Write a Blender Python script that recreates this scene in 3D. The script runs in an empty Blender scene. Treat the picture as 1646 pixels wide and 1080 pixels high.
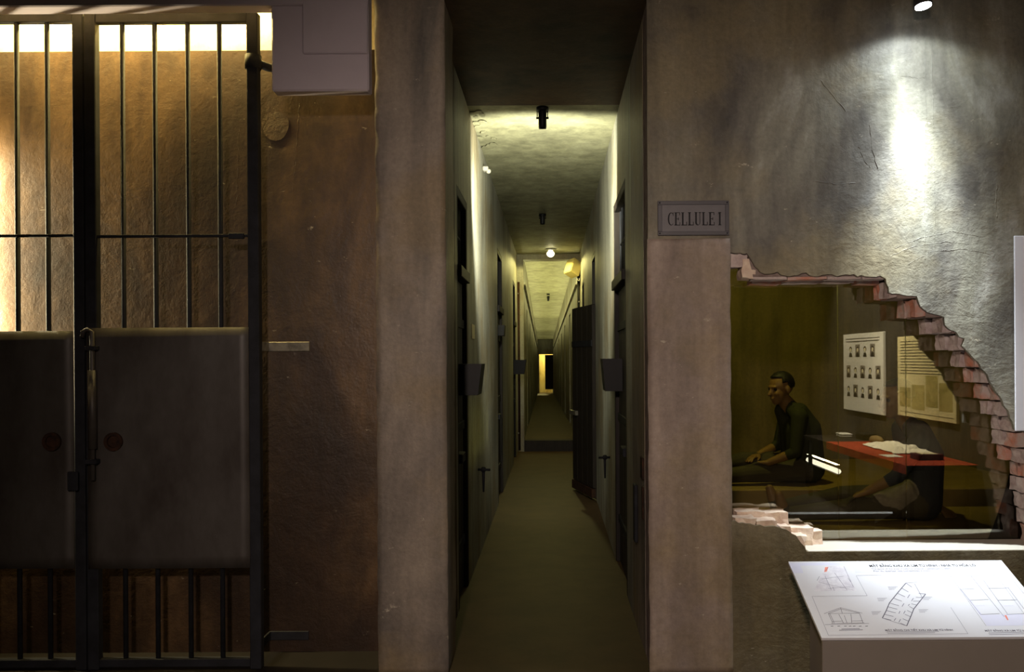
import bpy, bmesh, math, random
from mathutils import Vector, Matrix, noise
from mathutils.geometry import tessellate_polygon

random.seed(7)
C = bpy.context.scene.collection
scene = bpy.context.scene

# ------------------------------------------------------------------ camera
FPX, VX, VY, EYE, ROLL = 1400.0, 887.0, 578.0, 1.6, math.radians(0.35)
cam_d = bpy.data.cameras.new('camera')
cam = bpy.data.objects.new('camera', cam_d)
C.objects.link(cam)
cam_d.sensor_width = 36.0
cam_d.lens = FPX / 1646 * 36
cam_d.shift_x = (823 - VX) / 1646
cam_d.shift_y = (VY - 540) / 1646
cam_d.clip_end = 200
cam.matrix_world = Matrix.Translation((0, 0, EYE)) @ Matrix.Rotation(math.radians(90), 4, 'X') @ Matrix.Rotation(-ROLL, 4, 'Z')
scene.camera = cam

# ------------------------------------------------------------------ world, view
w = bpy.data.worlds.new('world')
scene.world = w
w.use_nodes = True
w.node_tree.nodes['Background'].inputs[0].default_value = (0.5, 0.5, 0.55, 1)
w.node_tree.nodes['Background'].inputs[1].default_value = 0.004
vs = scene.view_settings
vs.view_transform = 'Standard'
vs.look = 'None'
vs.exposure = 0.0
vs.gamma = 1.0
vs.use_curve_mapping = False

# lamp powers, all in one place
P_WALL_SPOT = 620
P_GATE_TUBE = 84
P_GATE_SIDE = 60
P_COR_SPOT = 150
P_BULB = 60
P_FAR_FILL = 36
P_HALL = 640
P_BOARD = 650
P_CELL = 105
P_FLOOR_TUBE = 6


def W(px, py, Y):
    """point seen at photo pixel px,py at distance Y along the corridor axis"""
    u, v = px - VX, py - VY
    a = u * math.cos(ROLL) - v * math.sin(ROLL)
    b = u * math.sin(ROLL) + v * math.cos(ROLL)
    return Vector((a * Y / FPX, Y, EYE - b * Y / FPX))


def light(name, kind, loc, power, color, parent=None, **kw):
    d = bpy.data.lights.new(name, kind)
    d.energy = power
    d.color = color
    aim = kw.pop('aim', None)
    for k, v in kw.items():
        setattr(d, k, v)
    o = bpy.data.objects.new(name, d)
    C.objects.link(o)
    loc = Vector(loc)
    if parent:
        o.parent = parent
        o.location = loc - OFF.get(parent.name, Vector())
    else:
        o.location = loc
    if aim is not None:
        o.rotation_euler = (Vector(aim) - loc).to_track_quat('-Z', 'Y').to_euler()
    return o


OFF = {}

# ------------------------------------------------------------------ mesh helpers


class MB:
    """collects shapes into one mesh"""

    def __init__(self):
        self.v = []
        self.f = []
        self.m = []
        self.mi = 0
        self.smooth = False
        self.sm = []

    def add(self, vs, fs):
        b = len(self.v)
        self.v += [Vector(p) for p in vs]
        for f in fs:
            self.f.append([b + i for i in f])
            self.m.append(self.mi)
            self.sm.append(self.smooth)
        return self

    def box(self, x0, x1, y0, y1, z0, z1):
        vs = [(x, y, z) for z in (z0, z1) for y in (y0, y1) for x in (x0, x1)]
        return self.add(vs, [(0, 2, 3, 1), (4, 5, 7, 6), (0, 1, 5, 4), (2, 6, 7, 3), (0, 4, 6, 2), (1, 3, 7, 5)])

    def hexa(self, p):
        """8 corners ordered like box()"""
        return self.add(p, [(0, 2, 3, 1), (4, 5, 7, 6), (0, 1, 5, 4), (2, 6, 7, 3), (0, 4, 6, 2), (1, 3, 7, 5)])

    def cbox(self, x0, x1, y0, y1, z0, z1, c=0.004):
        """box with chamfered edges"""
        bm = bmesh.new()
        m = Matrix.Translation(((x0 + x1) / 2, (y0 + y1) / 2, (z0 + z1) / 2)) @ Matrix.Diagonal((x1 - x0, y1 - y0, z1 - z0, 1))
        bmesh.ops.create_cube(bm, size=1, matrix=m)
        bmesh.ops.bevel(bm, geom=bm.edges[:], offset=c, segments=1, affect='EDGES')
        return self.bm(bm)

    def bm(self, bm, mat=None):
        bm.verts.ensure_lookup_table()
        bm.verts.index_update()
        self.add([(mat @ v.co if mat else v.co) for v in bm.verts], [[v.index for v in f.verts] for f in bm.faces])
        bm.free()
        return self

    def tube(self, pts, r, n=10, cap=True):
        pts = [Vector(p) for p in pts]
        rs = r if isinstance(r, (list, tuple)) else [r] * len(pts)
        vs, fs = [], []
        t0 = (pts[1] - pts[0]).normalized()
        up = Vector((0, 0, 1)) if abs(t0.z) < 0.9 else Vector((1, 0, 0))
        a = t0.cross(up).normalized()
        for i, p in enumerate(pts):
            t = (pts[min(i + 1, len(pts) - 1)] - pts[max(i - 1, 0)]).normalized()
            a = (a - t * a.dot(t)).normalized()
            b = t.cross(a)
            for k in range(n):
                q = 2 * math.pi * k / n
                vs.append(p + (a * math.cos(q) + b * math.sin(q)) * rs[i])
        for i in range(len(pts) - 1):
            for k in range(n):
                k2 = (k + 1) % n
                fs.append((i * n + k, i * n + k2, (i + 1) * n + k2, (i + 1) * n + k))
        if cap:
            fs.append(tuple(range(n - 1, -1, -1)))
            fs.append(tuple((len(pts) - 1) * n + k for k in range(n)))
        old = self.smooth
        self.smooth = n > 6
        self.add(vs, fs)
        self.smooth = old
        return self

    def prism(self, poly, d, o=(0, 0, 0)):
        """poly: 3D points of a planar polygon, d: extrusion vector"""
        n = len(poly)
        d = Vector(d)
        tri = tessellate_polygon([[Vector(p) for p in poly]])
        vs = [Vector(p) for p in poly] + [Vector(p) + d for p in poly]
        fs = [tuple(t) for t in tri] + [tuple(i + n for i in reversed(t)) for t in tri]
        fs += [(i, (i + 1) % n, (i + 1) % n + n, i + n) for i in range(n)]
        return self.add(vs, fs)

    def prism_hole(self, outer, hole, d):
        d = Vector(d)
        loops = [[Vector(p) for p in outer], [Vector(p) for p in hole]]
        flat = loops[0] + loops[1]
        n = len(flat)
        tri = tessellate_polygon(loops)
        fs = [tuple(t) for t in tri] + [tuple(i + n for i in reversed(t)) for t in tri]
        b = 0
        for L in loops:
            m = len(L)
            fs += [(b + i, b + (i + 1) % m, b + (i + 1) % m + n, b + i + n) for i in range(m)]
            b += m
        return self.add(flat + [p + d for p in flat], fs)

    def sphere(self, c, r, seg=16, rings=10, sc=(1, 1, 1)):
        bm = bmesh.new()
        bmesh.ops.create_uvsphere(bm, u_segments=seg, v_segments=rings, radius=r)
        old = self.smooth
        self.smooth = True
        self.bm(bm, Matrix.Translation(c) @ Matrix.Diagonal((sc[0], sc[1], sc[2], 1)))
        self.smooth = old
        return self

    def build(self, name, mats, parent=None, fix=True):
        off = OFF.get(parent.name, Vector()) if parent else Vector()
        me = bpy.data.meshes.new(name)
        me.from_pydata([p - off for p in self.v], [], self.f)
        mats = mats if isinstance(mats, (list, tuple)) else [mats]
        for m in mats:
            me.materials.append(m)
        me.polygons.foreach_set('material_index', self.m)
        me.polygons.foreach_set('use_smooth', self.sm)
        if fix:
            bm = bmesh.new()
            bm.from_mesh(me)
            bmesh.ops.recalc_face_normals(bm, faces=bm.faces[:])
            bm.to_mesh(me)
            bm.free()
        o = bpy.data.objects.new(name, me)
        C.objects.link(o)
        if parent:
            o.parent = parent
            OFF[o.name] = off
        return o


def tag(o, label, cat, group=None):
    o['label'] = label
    o['category'] = cat
    if group:
        o['group'] = group
    return o


def thing(name, label, cat, loc, group=None):
    o = bpy.data.objects.new(name, None)
    C.objects.link(o)
    o.empty_display_size = 0.1
    o.location = loc
    OFF[o.name] = Vector(loc)
    return tag(o, label, cat, group)


def struct(o, label=None):
    o['kind'] = 'structure'
    if label:
        o['label'] = label
    return o


def rough_box(x0, x1, y0, y1, z0, z1, res=0.05, amp=0.004, chip=0.012, seed=0):
    """box cut into a grid with hand-plastered unevenness and chipped arrises"""
    bm = bmesh.new()
    nx, ny, nz = [max(1, round((b - a) / res)) for a, b in ((x0, x1), (y0, y1), (z0, z1))]
    key = {}

    def vert(i, j, k):
        q = (i, j, k)
        if q not in key:
            p = Vector((x0 + (x1 - x0) * i / nx, y0 + (y1 - y0) * j / ny, z0 + (z1 - z0) * k / nz))
            s = p * 3.0 + Vector((seed, seed * 2.3, 0))
            d = Vector((noise.noise(s), noise.noise(s + Vector((31, 0, 0))), 0)) * amp
            onx, ony = i in (0, nx), j in (0, ny)
            if onx and ony:
                c = max(0.0, noise.noise(p * 9 + Vector((seed, 5, 9))) + 0.15) * chip
                d += Vector((c if i == 0 else -c, c if j == 0 else -c, 0))
            key[q] = bm.verts.new(p + d)
        return key[q]
    for i in range(nx):
        for k in range(nz):
            for j in (0, ny):
                bm.faces.new([vert(i, j, k), vert(i + 1, j, k), vert(i + 1, j, k + 1), vert(i, j, k + 1)])
    for j in range(ny):
        for k in range(nz):
            for i in (0, nx):
                bm.faces.new([vert(i, j, k), vert(i, j + 1, k), vert(i, j + 1, k + 1), vert(i, j, k + 1)])
    for i in range(nx):
        for j in range(ny):
            for k in (0, nz):
                bm.faces.new([vert(i, j, k), vert(i + 1, j, k), vert(i + 1, j + 1, k), vert(i, j + 1, k)])
    return bm


# ------------------------------------------------------------------ materials
def lin(c):
    return tuple(((x / 255) / 12.92 if x / 255 <= 0.04045 else ((x / 255 + 0.055) / 1.055) ** 2.4) for x in c) + (1,)


def base(name, rough=0.6, spec=0.3, metal=0.0):
    m = bpy.data.materials.new(name)
    m.use_nodes = True
    nt = m.node_tree
    b = nt.nodes['Principled BSDF']
    b.inputs['Roughness'].default_value = rough
    b.inputs['Specular IOR Level'].default_value = spec
    b.inputs['Metallic'].default_value = metal
    return m, nt, b


def nd(nt, t, **kw):
    n = nt.nodes.new(t)
    for k, v in kw.items():
        if k in n.inputs:
            n.inputs[k].default_value = v
        else:
            setattr(n, k, v)
    return n


def ramp(nt, stops):
    r = nt.nodes.new('ShaderNodeValToRGB')
    e = r.color_ramp.elements
    while len(e) < len(stops):
        e.new(0.5)
    for i, (p, c) in enumerate(stops):
        e[i].position = p
        e[i].color = c
    return r


def mapped(nt, sc, loc=(0, 0, 0)):
    tc = nt.nodes.new('ShaderNodeTexCoord')
    mp = nt.nodes.new('ShaderNodeMapping')
    mp.inputs['Scale'].default_value = sc
    mp.inputs['Location'].default_value = loc
    nt.links.new(tc.outputs['Object'], mp.inputs[0])
    return mp.outputs[0]


def tex(nt, vec, scale, detail=4, rough=0.55, dist=0.0):
    n = nd(nt, 'ShaderNodeTexNoise', Scale=scale, Detail=detail, Roughness=rough, Distortion=dist)
    nt.links.new(vec, n.inputs['Vector'])
    return n.outputs['Fac']


def mixc(nt, fac, a, b, mode='MIX'):
    m = nt.nodes.new('ShaderNodeMix')
    m.data_type = 'RGBA'
    m.blend_type = mode
    for s, val in ((0, fac), (6, a), (7, b)):
        if hasattr(val, 'links') or isinstance(val, bpy.types.NodeSocket):
            nt.links.new(val, m.inputs[s])
        else:
            m.inputs[s].default_value = val
    return m.outputs[2]


def plaster(name, cols, patch=None, rough=0.62, spec=0.3, bump=0.5, streak=0.45, scale=2.0, trowel=False, seed=0.0, white=0.0, low=None):
    """mottled lime plaster: blotches, vertical run marks, scratches, relief"""
    m, nt, b = base(name, rough, spec)
    L = nt.links.new
    v1 = mapped(nt, (1, 1, streak), (seed, seed, seed))
    v2 = mapped(nt, (1, 1, 1), (seed * 2, 0, 0))
    f1 = tex(nt, v1, scale, 6, 0.6, 0.4)
    n = len(cols)
    r = ramp(nt, [(0.3 + 0.4 * i / max(1, n - 1), lin(c)) for i, c in enumerate(cols)])
    L(f1, r.inputs[0])
    col = r.outputs[0]
    if patch:
        f2 = tex(nt, v2, 1.1, 5, 0.6)
        rp = ramp(nt, [(0.48, (0, 0, 0, 1)), (0.62, (1, 1, 1, 1))])
        L(f2, rp.inputs[0])
        mm = nd(nt, 'ShaderNodeMath', operation='MULTIPLY')
        L(rp.outputs[0], mm.inputs[0])
        mm.inputs[1].default_value = 0.75
        col = mixc(nt, mm.outputs[0], col, lin(patch))
    if low:      # ground damp and dirt with a ragged upper edge
        lc, lz0, lz1 = low
        tc = nt.nodes.new('ShaderNodeTexCoord')
        sx_ = nt.nodes.new('ShaderNodeSeparateXYZ')
        L(tc.outputs['Object'], sx_.inputs[0])
        fl = tex(nt, v2, 2.4, 5, 0.6)
        ma = nd(nt, 'ShaderNodeMath', operation='MULTIPLY_ADD')
        L(fl, ma.inputs[0])
        ma.inputs[1].default_value = -0.5
        L(sx_.outputs[2], ma.inputs[2])
        mr = nd(nt, 'ShaderNodeMapRange')
        L(ma.outputs[0], mr.inputs['Value'])
        mr.inputs['From Min'].default_value = lz0 - .25
        mr.inputs['From Max'].default_value = lz1 - .25
        mr.inputs['To Min'].default_value = 0.85
        mr.inputs['To Max'].default_value = 0.0
        col = mixc(nt, mr.outputs[0], col, lin(lc))
    # thin vertical run marks
    vs_ = mapped(nt, (6, 6, 0.5), (seed, 3, 1))
    f3 = tex(nt, vs_, 1.4, 3, 0.6)
    r3 = ramp(nt, [(0.35, (0.62, 0.62, 0.62, 1)), (0.62, (1.12, 1.12, 1.1, 1))])
    L(f3, r3.inputs[0])
    col = mixc(nt, 0.6, col, r3.outputs[0], 'MULTIPLY')
    # fine grain
    f4 = tex(nt, v2, 38, 4, 0.7)
    r4 = ramp(nt, [(0.3, (0.75, 0.75, 0.75, 1)), (0.7, (1.15, 1.15, 1.15, 1))])
    L(f4, r4.inputs[0])
    col = mixc(nt, 0.7, col, r4.outputs[0], 'MULTIPLY')
    if white:
        vw = mapped(nt, (3.0, 3.0, 7.0), (seed + 4, 1, 2))
        f5 = tex(nt, vw, 2.6, 8, 0.75)
        r5 = ramp(nt, [(0.645, (0, 0, 0, 1)), (0.68, (1, 1, 1, 1))])
        L(f5, r5.inputs[0])
        mw = nd(nt, 'ShaderNodeMath', operation='MULTIPLY')
        L(r5.outputs[0], mw.inputs[0])
        mw.inputs[1].default_value = white
        col = mixc(nt, mw.outputs[0], col, lin((225, 215, 190)))
    L(col, b.inputs['Base Color'])
    # relief
    hb = tex(nt, v2, 7, 6, 0.65, 0.3)
    hf = tex(nt, v2, 60, 4, 0.7)
    add = nd(nt, 'ShaderNodeMath', operation='MULTIPLY_ADD')
    L(hf, add.inputs[0])
    add.inputs[1].default_value = 0.22
    L(hb, add.inputs[2])
    h = add.outputs[0]
    if trowel:
        vt = mapped(nt, (1, 1, 1.6), (2, 0, 5))
        ft = tex(nt, vt, 4.0, 8, 0.62, 0.8)
        fm = tex(nt, v2, 0.9, 2, 0.5)
        rm = ramp(nt, [(0.45, (0, 0, 0, 1)), (0.6, (1, 1, 1, 1))])
        L(fm, rm.inputs[0])
        mu = nd(nt, 'ShaderNodeMath', operation='MULTIPLY')
        L(ft, mu.inputs[0])
        L(rm.outputs[0], mu.inputs[1])
        ad = nd(nt, 'ShaderNodeMath', operation='MULTIPLY_ADD')
        L(mu.outputs[0], ad.inputs[0])
        ad.inputs[1].default_value = 1.0
        L(h, ad.inputs[2])
        h = ad.outputs[0]
        vr = mapped(nt, (9, 9, 0.25), (1, 0, 0))
        fr = tex(nt, vr, 2.0, 4, 0.6)
        ar = nd(nt, 'ShaderNodeMath', operation='MULTIPLY_ADD')
        L(fr, ar.inputs[0])
        ar.inputs[1].default_value = 0.25
        L(h, ar.inputs[2])
        h = ar.outputs[0]
    bp = nd(nt, 'ShaderNodeBump', Strength=bump, Distance=0.02)
    L(h, bp.inputs['Height'])
    L(bp.outputs[0], b.inputs['Normal'])
    return m


def simple(name, c, rough=0.6, spec=0.3, metal=0.0, var=0.25, scale=12, bump=0.15, c2=None, sc=(1, 1, 1)):
    m, nt, b = base(name, rough, spec, metal)
    L = nt.links.new
    v = mapped(nt, sc)
    f = tex(nt, v, scale, 6, 0.65)
    c = lin(c)
    c2 = lin(c2) if c2 else tuple(x * (1 - var) for x in c[:3]) + (1,)
    r = ramp(nt, [(0.35, c2), (0.65, c)])
    L(f, r.inputs[0])
    L(r.outputs[0], b.inputs['Base Color'])
    if bump:
        bp = nd(nt, 'ShaderNodeBump', Strength=bump, Distance=0.01)
        L(f, bp.inputs['Height'])
        L(bp.outputs[0], b.inputs['Normal'])
    return m


def emit(name, c, s):
    m = bpy.data.materials.new(name)
    m.use_nodes = True
    nt = m.node_tree
    nt.nodes.clear()
    e = nd(nt, 'ShaderNodeEmission', Strength=s)
    e.inputs[0].default_value = tuple(c) + (1,)
    o = nt.nodes.new('ShaderNodeOutputMaterial')
    nt.links.new(e.outputs[0], o.inputs[0])
    return m


M = {}
M['wall_grey'] = plaster('grey_olive_plaster', [(66, 64, 62), (106, 102, 94), (140, 137, 122), (186, 184, 174)], patch=(138, 126, 96),
                         bump=0.34, trowel=True, rough=0.55, spec=0.35, seed=1.3, white=0.5, low=((94, 82, 52), .55, .85))
M['wall_brown'] = plaster('brown_washed_plaster', [(38, 27, 19), (60, 43, 29), (88, 67, 45), (63, 45, 31)], patch=(46, 33, 24),
                          bump=0.28, rough=0.42, spec=0.4, seed=5.1, white=0.35)
M['wall_white'] = plaster('pale_limewash', [(228, 214, 176), (240, 228, 190)], bump=0.2, seed=2.2)
M['pillar'] = plaster('pillar_plaster', [(92, 86, 80), (124, 114, 104), (150, 138, 124), (108, 104, 98)], patch=(140, 122, 92),
                      bump=0.35, rough=0.55, seed=8.4, white=0.4)
M['pier'] = plaster('pinkish_smooth_render', [(130, 114, 104), (152, 136, 124), (168, 152, 140), (138, 124, 114)], patch=(148, 130, 98), bump=0.22, rough=0.55, seed=6.1, white=0.4)
M['corridor'] = plaster('corridor_plaster', [(116, 114, 106), (158, 156, 144), (182, 180, 168)], patch=(140, 126, 98), bump=0.4, rough=0.6, seed=3.7, scale=1.2)
M['corridor_dark'] = plaster('corridor_ceiling_plaster', [(120, 118, 96), (150, 148, 120), (166, 164, 136)], bump=0.3, streak=1.0, seed=6.7)
M['reveal'] = plaster('shade_darkened_mouth_plaster', [(44, 36, 30), (70, 54, 42), (92, 68, 48), (60, 50, 44)], patch=(78, 58, 40), bump=0.3, seed=7.3)  # brown plaster, darkened to paint in the shade short of the spotlight beam
M['cell'] = plaster('cell_plaster', [(82, 70, 40), (104, 90, 54), (120, 104, 66)], bump=0.3, seed=9.2)
M['hall'] = plaster('hall_plaster', [(58, 54, 48), (70, 64, 58)], bump=0.2, seed=4.4)
M['floor'] = simple('cement_floor', (76, 58, 36), 0.6, 0.3, scale=3.5, var=0.35, bump=0.12)
M['hall_floor'] = simple('hall_floor_cement', (32, 28, 24), 0.5, 0.3, scale=4, var=0.3, bump=0.1)
M['beam'] = simple('white_painted_beam', (196, 184, 192), 0.55, 0.3, var=0.05, scale=6, bump=0.03)
M['iron'] = simple('blackened_iron', (40, 41, 46), 0.7, 0.2, 0.0, c2=(27, 27, 30), scale=9, bump=0.2)
M['sheet'] = simple('iron_sheet', (82, 78, 74), 0.5, 0.4, 0.2, c2=(54, 47, 42), scale=3, bump=0.08, sc=(1, 1, 0.5))
M['rust'] = simple('rusty_iron', (66, 42, 28), 0.7, 0.2, 0.1, c2=(34, 24, 18), scale=25, bump=0.3)
M['galv'] = simple('galvanised_strap', (128, 124, 112), 0.45, 0.5, 0.5, c2=(84, 80, 72), scale=14, bump=0.1)
M['door'] = simple('dark_door_wood', (44, 36, 30), 0.6, 0.3, c2=(24, 20, 18), scale=6, bump=0.25, sc=(6, 6, 0.6))
M['brick'] = simple('old_red_brick', (200, 132, 108), 0.85, 0.15, c2=(192, 176, 168), scale=11, bump=0.6)
M['brick2'] = simple('mortar_smeared_brick', (206, 192, 186), 0.85, 0.15, c2=(172, 152, 148), scale=16, bump=0.7)
M['brick3'] = simple('lime_dusted_brick', (232, 214, 192), 0.85, 0.15, c2=(206, 178, 158), scale=14, bump=0.6)
M['mortar'] = simple('mortar_core', (150, 134, 126), 0.9, 0.1, c2=(116, 98, 92), scale=14, bump=0.8)
M['sill'] = simple('white_sill_paint', (196, 190, 176), 0.5, 0.3, var=0.08, scale=9, bump=0.05)
M['plate'] = simple('white_print_panel', (222, 222, 228), 0.35, 0.4, var=0.02, scale=4, bump=0.0)
M['stand'] = simple('grey_stand_paint', (128, 120, 112), 0.55, 0.3, var=0.06, scale=5, bump=0.02)
M['sign'] = simple('grey_sign_enamel', (108, 105, 108), 0.45, 0.4, var=0.12, scale=20, bump=0.05)
M['sign_rim'] = simple('dark_sign_rim', (84, 81, 85), 0.45, 0.4, var=0.12, scale=20, bump=0.05)
M['ink'] = simple('black_ink', (44, 42, 44), 0.7, 0.2, var=0.05, bump=0)
M['ink_soft'] = simple('grey_print_ink', (122, 120, 140), 0.7, 0.2, var=0.05, bump=0)
M['ink_mid'] = simple('dark_grey_print_ink', (92, 90, 106), 0.7, 0.2, var=0.05, bump=0)
M['ink_blue'] = simple('lavender_print_ink', (216, 216, 234), 0.7, 0.2, var=0.03, bump=0)
M['ink_red'] = simple('red_print_ink', (232, 140, 120), 0.7, 0.2, var=0.05, bump=0)
M['ink_photo'] = simple('faded_aerial_print', (206, 202, 212), 0.7, 0.2, c2=(232, 230, 236), scale=26, bump=0)
M['black'] = simple('black_lamp_metal', (16, 16, 16), 0.5, 0.25, 0.0, bump=0.03)
M['white_plastic'] = simple('white_plastic', (214, 210, 198), 0.4, 0.4, var=0.04, bump=0)
M['speaker'] = simple('cream_speaker_case', (222, 206, 140), 0.5, 0.3, var=0.05, bump=0)
M['red_cloth'] = simple('red_table_cloth', (158, 62, 40), 0.85, 0.1, var=0.2, scale=7, bump=0.15)
M['white_cloth'] = simple('white_crumpled_cloth', (232, 226, 204), 0.85, 0.1, var=0.12, scale=9, bump=0.4)
M['book'] = simple('dark_red_book', (82, 30, 28), 0.6, 0.3, var=0.1, bump=0.05)
M['paper'] = simple('cream_paper', (226, 216, 180), 0.7, 0.2, var=0.05, bump=0)
M['board'] = simple('cream_board', (226, 224, 212), 0.6, 0.2, var=0.03, bump=0)
M['board2'] = simple('yellowed_board', (222, 210, 160), 0.6, 0.2, var=0.05, bump=0)
M['map'] = simple('olive_print', (150, 138, 78), 0.7, 0.2, c2=(186, 172, 110), scale=5, bump=0)
M['photo'] = simple('sepia_photo', (108, 100, 92), 0.5, 0.3, c2=(150, 142, 130), scale=6, bump=0)
M['skin'] = simple('statue_skin', (124, 94, 54), 0.5, 0.35, var=0.15, scale=8, bump=0.05)
M['shirt_green'] = simple('olive_shirt', (48, 50, 32), 0.8, 0.15, var=0.2, scale=9, bump=0.3)
M['shirt_dark'] = simple('dark_shirt', (46, 48, 54), 0.8, 0.15, var=0.2, scale=9, bump=0.3)
M['trousers'] = simple('brown_trousers', (72, 66, 54), 0.8, 0.15, var=0.25, scale=8, bump=0.35)
M['hem'] = simple('greyed_white_cloth', (132, 124, 112), 0.85, 0.1, var=0.3, scale=14, bump=0.5)
M['hair'] = simple('dark_hair', (24, 20, 17), 0.6, 0.3, var=0.3, scale=40, bump=0.4)
M['platform'] = simple('platform_cement', (132, 110, 66), 0.7, 0.2, var=0.25, scale=5, bump=0.2)
M['track'] = simple('white_track_metal', (70, 68, 66), 0.4, 0.4, 0.3, bump=0)
M['emit_cool'] = emit('cool_lamp_face', (0.86, 0.92, 1.0), 40)
M['emit_warm'] = emit('warm_tube_face', (1.0, 0.72, 0.34), 8)
M['emit_yel'] = emit('yellow_bulb', (1.0, 0.92, 0.5), 14)
M['emit_white'] = emit('white_tube_face', (1.0, 0.93, 0.74), 5)


def glass_mat():
    m = bpy.data.materials.new('reflective_glass')
    m.use_nodes = True
    nt = m.node_tree
    nt.nodes.clear()
    o = nt.nodes.new('ShaderNodeOutputMaterial')
    mx = nt.nodes.new('ShaderNodeMixShader')
    tr = nt.nodes.new('ShaderNodeBsdfTransparent')
    tr.inputs[0].default_value = (0.93, 0.92, 0.84, 1)
    gl = nd(nt, 'ShaderNodeBsdfGlossy', Roughness=0.0)
    gl.inputs[0].default_value = (1, 0.98, 0.9, 1)
    fr = nd(nt, 'ShaderNodeFresnel', IOR=2.1)
    nt.links.new(fr.outputs[0], mx.inputs[0])
    nt.links.new(tr.outputs[0], mx.inputs[1])
    nt.links.new(gl.outputs[0], mx.inputs[2])
    nt.links.new(mx.outputs[0], o.inputs[0])
    return m


M['glass'] = glass_mat()

# ================================================================== STRUCTURE
YF = 4.444          # face of the right wall and pillar
YG = 4.55           # gate
YW = 4.80           # wall behind the gate
YGL = 4.70          # glass of the wall breach
XL, XR = -0.60, 0.50  # corridor walls
HC = 3.44           # corridor ceiling
YE = 15.2           # where the corridor steps up

# hall
struct(MB().box(-4.4, 3.75, -4.2, YF, -0.15, 0).box(-4.4, -0.9, YF, 4.82, -0.15, 0).box(0.86, 3.75, YF, 4.82, -0.15, 0).build('floor_hall', M['hall_floor']))
struct(MB().box(-4.4, 3.75, -4.2, 5.0, 4.0, 4.15).build('ceiling_hall', M['hall']))
struct(MB().box(3.55, 3.75, -4.2, YF, 0, 4.0).build('wall_hall_right', M['hall']))
struct(MB().box(-4.4, -4.2, -4.2, 5.0, 0, 4.0).build('wall_hall_left', M['hall']))
struct(MB().box(-4.2, 3.55, -4.2, -4.0, 0, 4.0).build('wall_hall_back', M['hall']))

# wall behind the gate, its pale upper band and a round patch
zb = W(250, 82, YW).z
wg = struct(MB().box(-4.2, -0.9, YW, 5.0, 0, zb).build('wall_gate', M['wall_brown']))
struct(MB().box(-4.2, -0.9, YW, 5.0, zb, 4.0).build('wall_gate_upper', M['wall_white']))
c = W(443, 203, YW)
mb = MB()
pts = [c + Vector((0.075 * math.cos(a) * (1 + 0.06 * math.sin(3 * a)), 0.004, 0.08 * math.sin(a))) for a in [2 * math.pi * k / 28 for k in range(28)]]
mb.prism(pts, (0, -0.010, 0))
mb.build('plaster_patch', plaster('patch_plaster', [(62, 46, 32), (80, 62, 44)], bump=0.4, seed=1), wg)
# raised drip ridges in the plaster
mb = MB()
for px, y0, y1, wdt in ((481, 165, 235, .0022), (477, 225, 290, .0016), (474, 210, 330, .0014), (384, 200, 330, .0016), (380, 330, 500, .0012), (572, 600, 720, .0014)):
    p0, p1 = W(px, y0, YW), W(px - 4, y1, YW)
    n = 14
    q = [p0.lerp(p1, i / n) + Vector((0.003 * math.sin(i * 1.7), 0.001, 0)) for i in range(n + 1)]
    mb.tube(q, [wdt * (0.5 + 0.5 * abs(math.sin(i * 1.3))) for i in range(n + 1)], 5)
mb.build('plaster_ridges', M['wall_brown'], wg)

# left pillar
mb = MB()
mb.smooth = True
mb.bm(rough_box(-0.897, -0.538, YF, 4.82, 0, 4.0, 0.03, 0.003, 0.011, 3))
struct(mb.build('wall_pillar_left', M['pillar']))
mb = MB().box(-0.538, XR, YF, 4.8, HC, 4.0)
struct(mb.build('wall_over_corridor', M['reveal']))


# corridor walls with door openings
def corridor_wall(name, xa, xb, y0, y1, doors, h, mat):
    mb = MB()
    y = y0
    for (d0, d1, zt) in doors:
        mb.box(xa, xb, y, d0, 0, h)
        mb.box(xa, xb, d0, d1, zt, h)
        y = d1
    mb.box(xa, xb, y, y1, 0, h)
    return struct(mb.build(name, mat))


DL = [(5.53, 6.22, 2.72), (9.65, 10.6, 2.85), (13.5, 14.4, 2.85)]
DR = [(5.85, 6.95, 2.82), (9.92, 10.72, 2.85), (13.3, 14.2, 2.85)]
YM = 5.45
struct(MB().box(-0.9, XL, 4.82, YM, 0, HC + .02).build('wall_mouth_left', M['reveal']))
struct(MB().box(XR, 0.86, YGL + .02, YM, 0, HC + .02).build('wall_mouth_right', M['pillar']))
struct(MB().box(-0.9, 0.86, 4.8, 6.3, HC, HC + .2).build('ceiling_mouth', M['reveal']))  # front of the same ceiling, its unlit look put into the colour
corridor_wall('wall_corridor_left', -0.9, XL, YM, YE, DL, HC + .02, M['corridor'])
wcr = corridor_wall('wall_corridor_right', XR, 0.86, YM, YE, DR, HC + .02, M['corridor'])
cc = struct(MB().box(-0.9, 0.86, 6.3, YE, HC, HC + 0.2).build('ceiling_corridor', M['corridor_dark']))
struct(MB().box(-0.9, 0.86, YF, 4.82, -0.15, 0.0).box(-1.6, 1.2, 4.82, YE, -0.15, 0.0).build('floor_corridor', M['floor']))
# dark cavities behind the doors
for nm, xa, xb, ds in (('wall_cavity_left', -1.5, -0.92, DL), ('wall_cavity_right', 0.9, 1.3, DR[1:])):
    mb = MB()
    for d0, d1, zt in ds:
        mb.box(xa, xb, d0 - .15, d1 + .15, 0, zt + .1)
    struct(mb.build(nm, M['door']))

# portal and step where the corridor changes
S2 = 0.19
mb = MB()
mb.box(-0.9, -0.49, YE, YE + .3, 0, HC)
mb.box(0.465, 0.86, YE, YE + .3, 0, HC)
mb.box(-0.9, 0.86, YE, YE + .3, HC, 3.8)
mb.box(-0.49, 0.465, YE, YE + .3, 3.35, HC)
struct(mb.build('wall_portal', M['corridor']))
struct(MB().box(-0.49, 0.465, YE, YE + .3, 0, S2).build('trim_step', M['door']))


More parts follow.
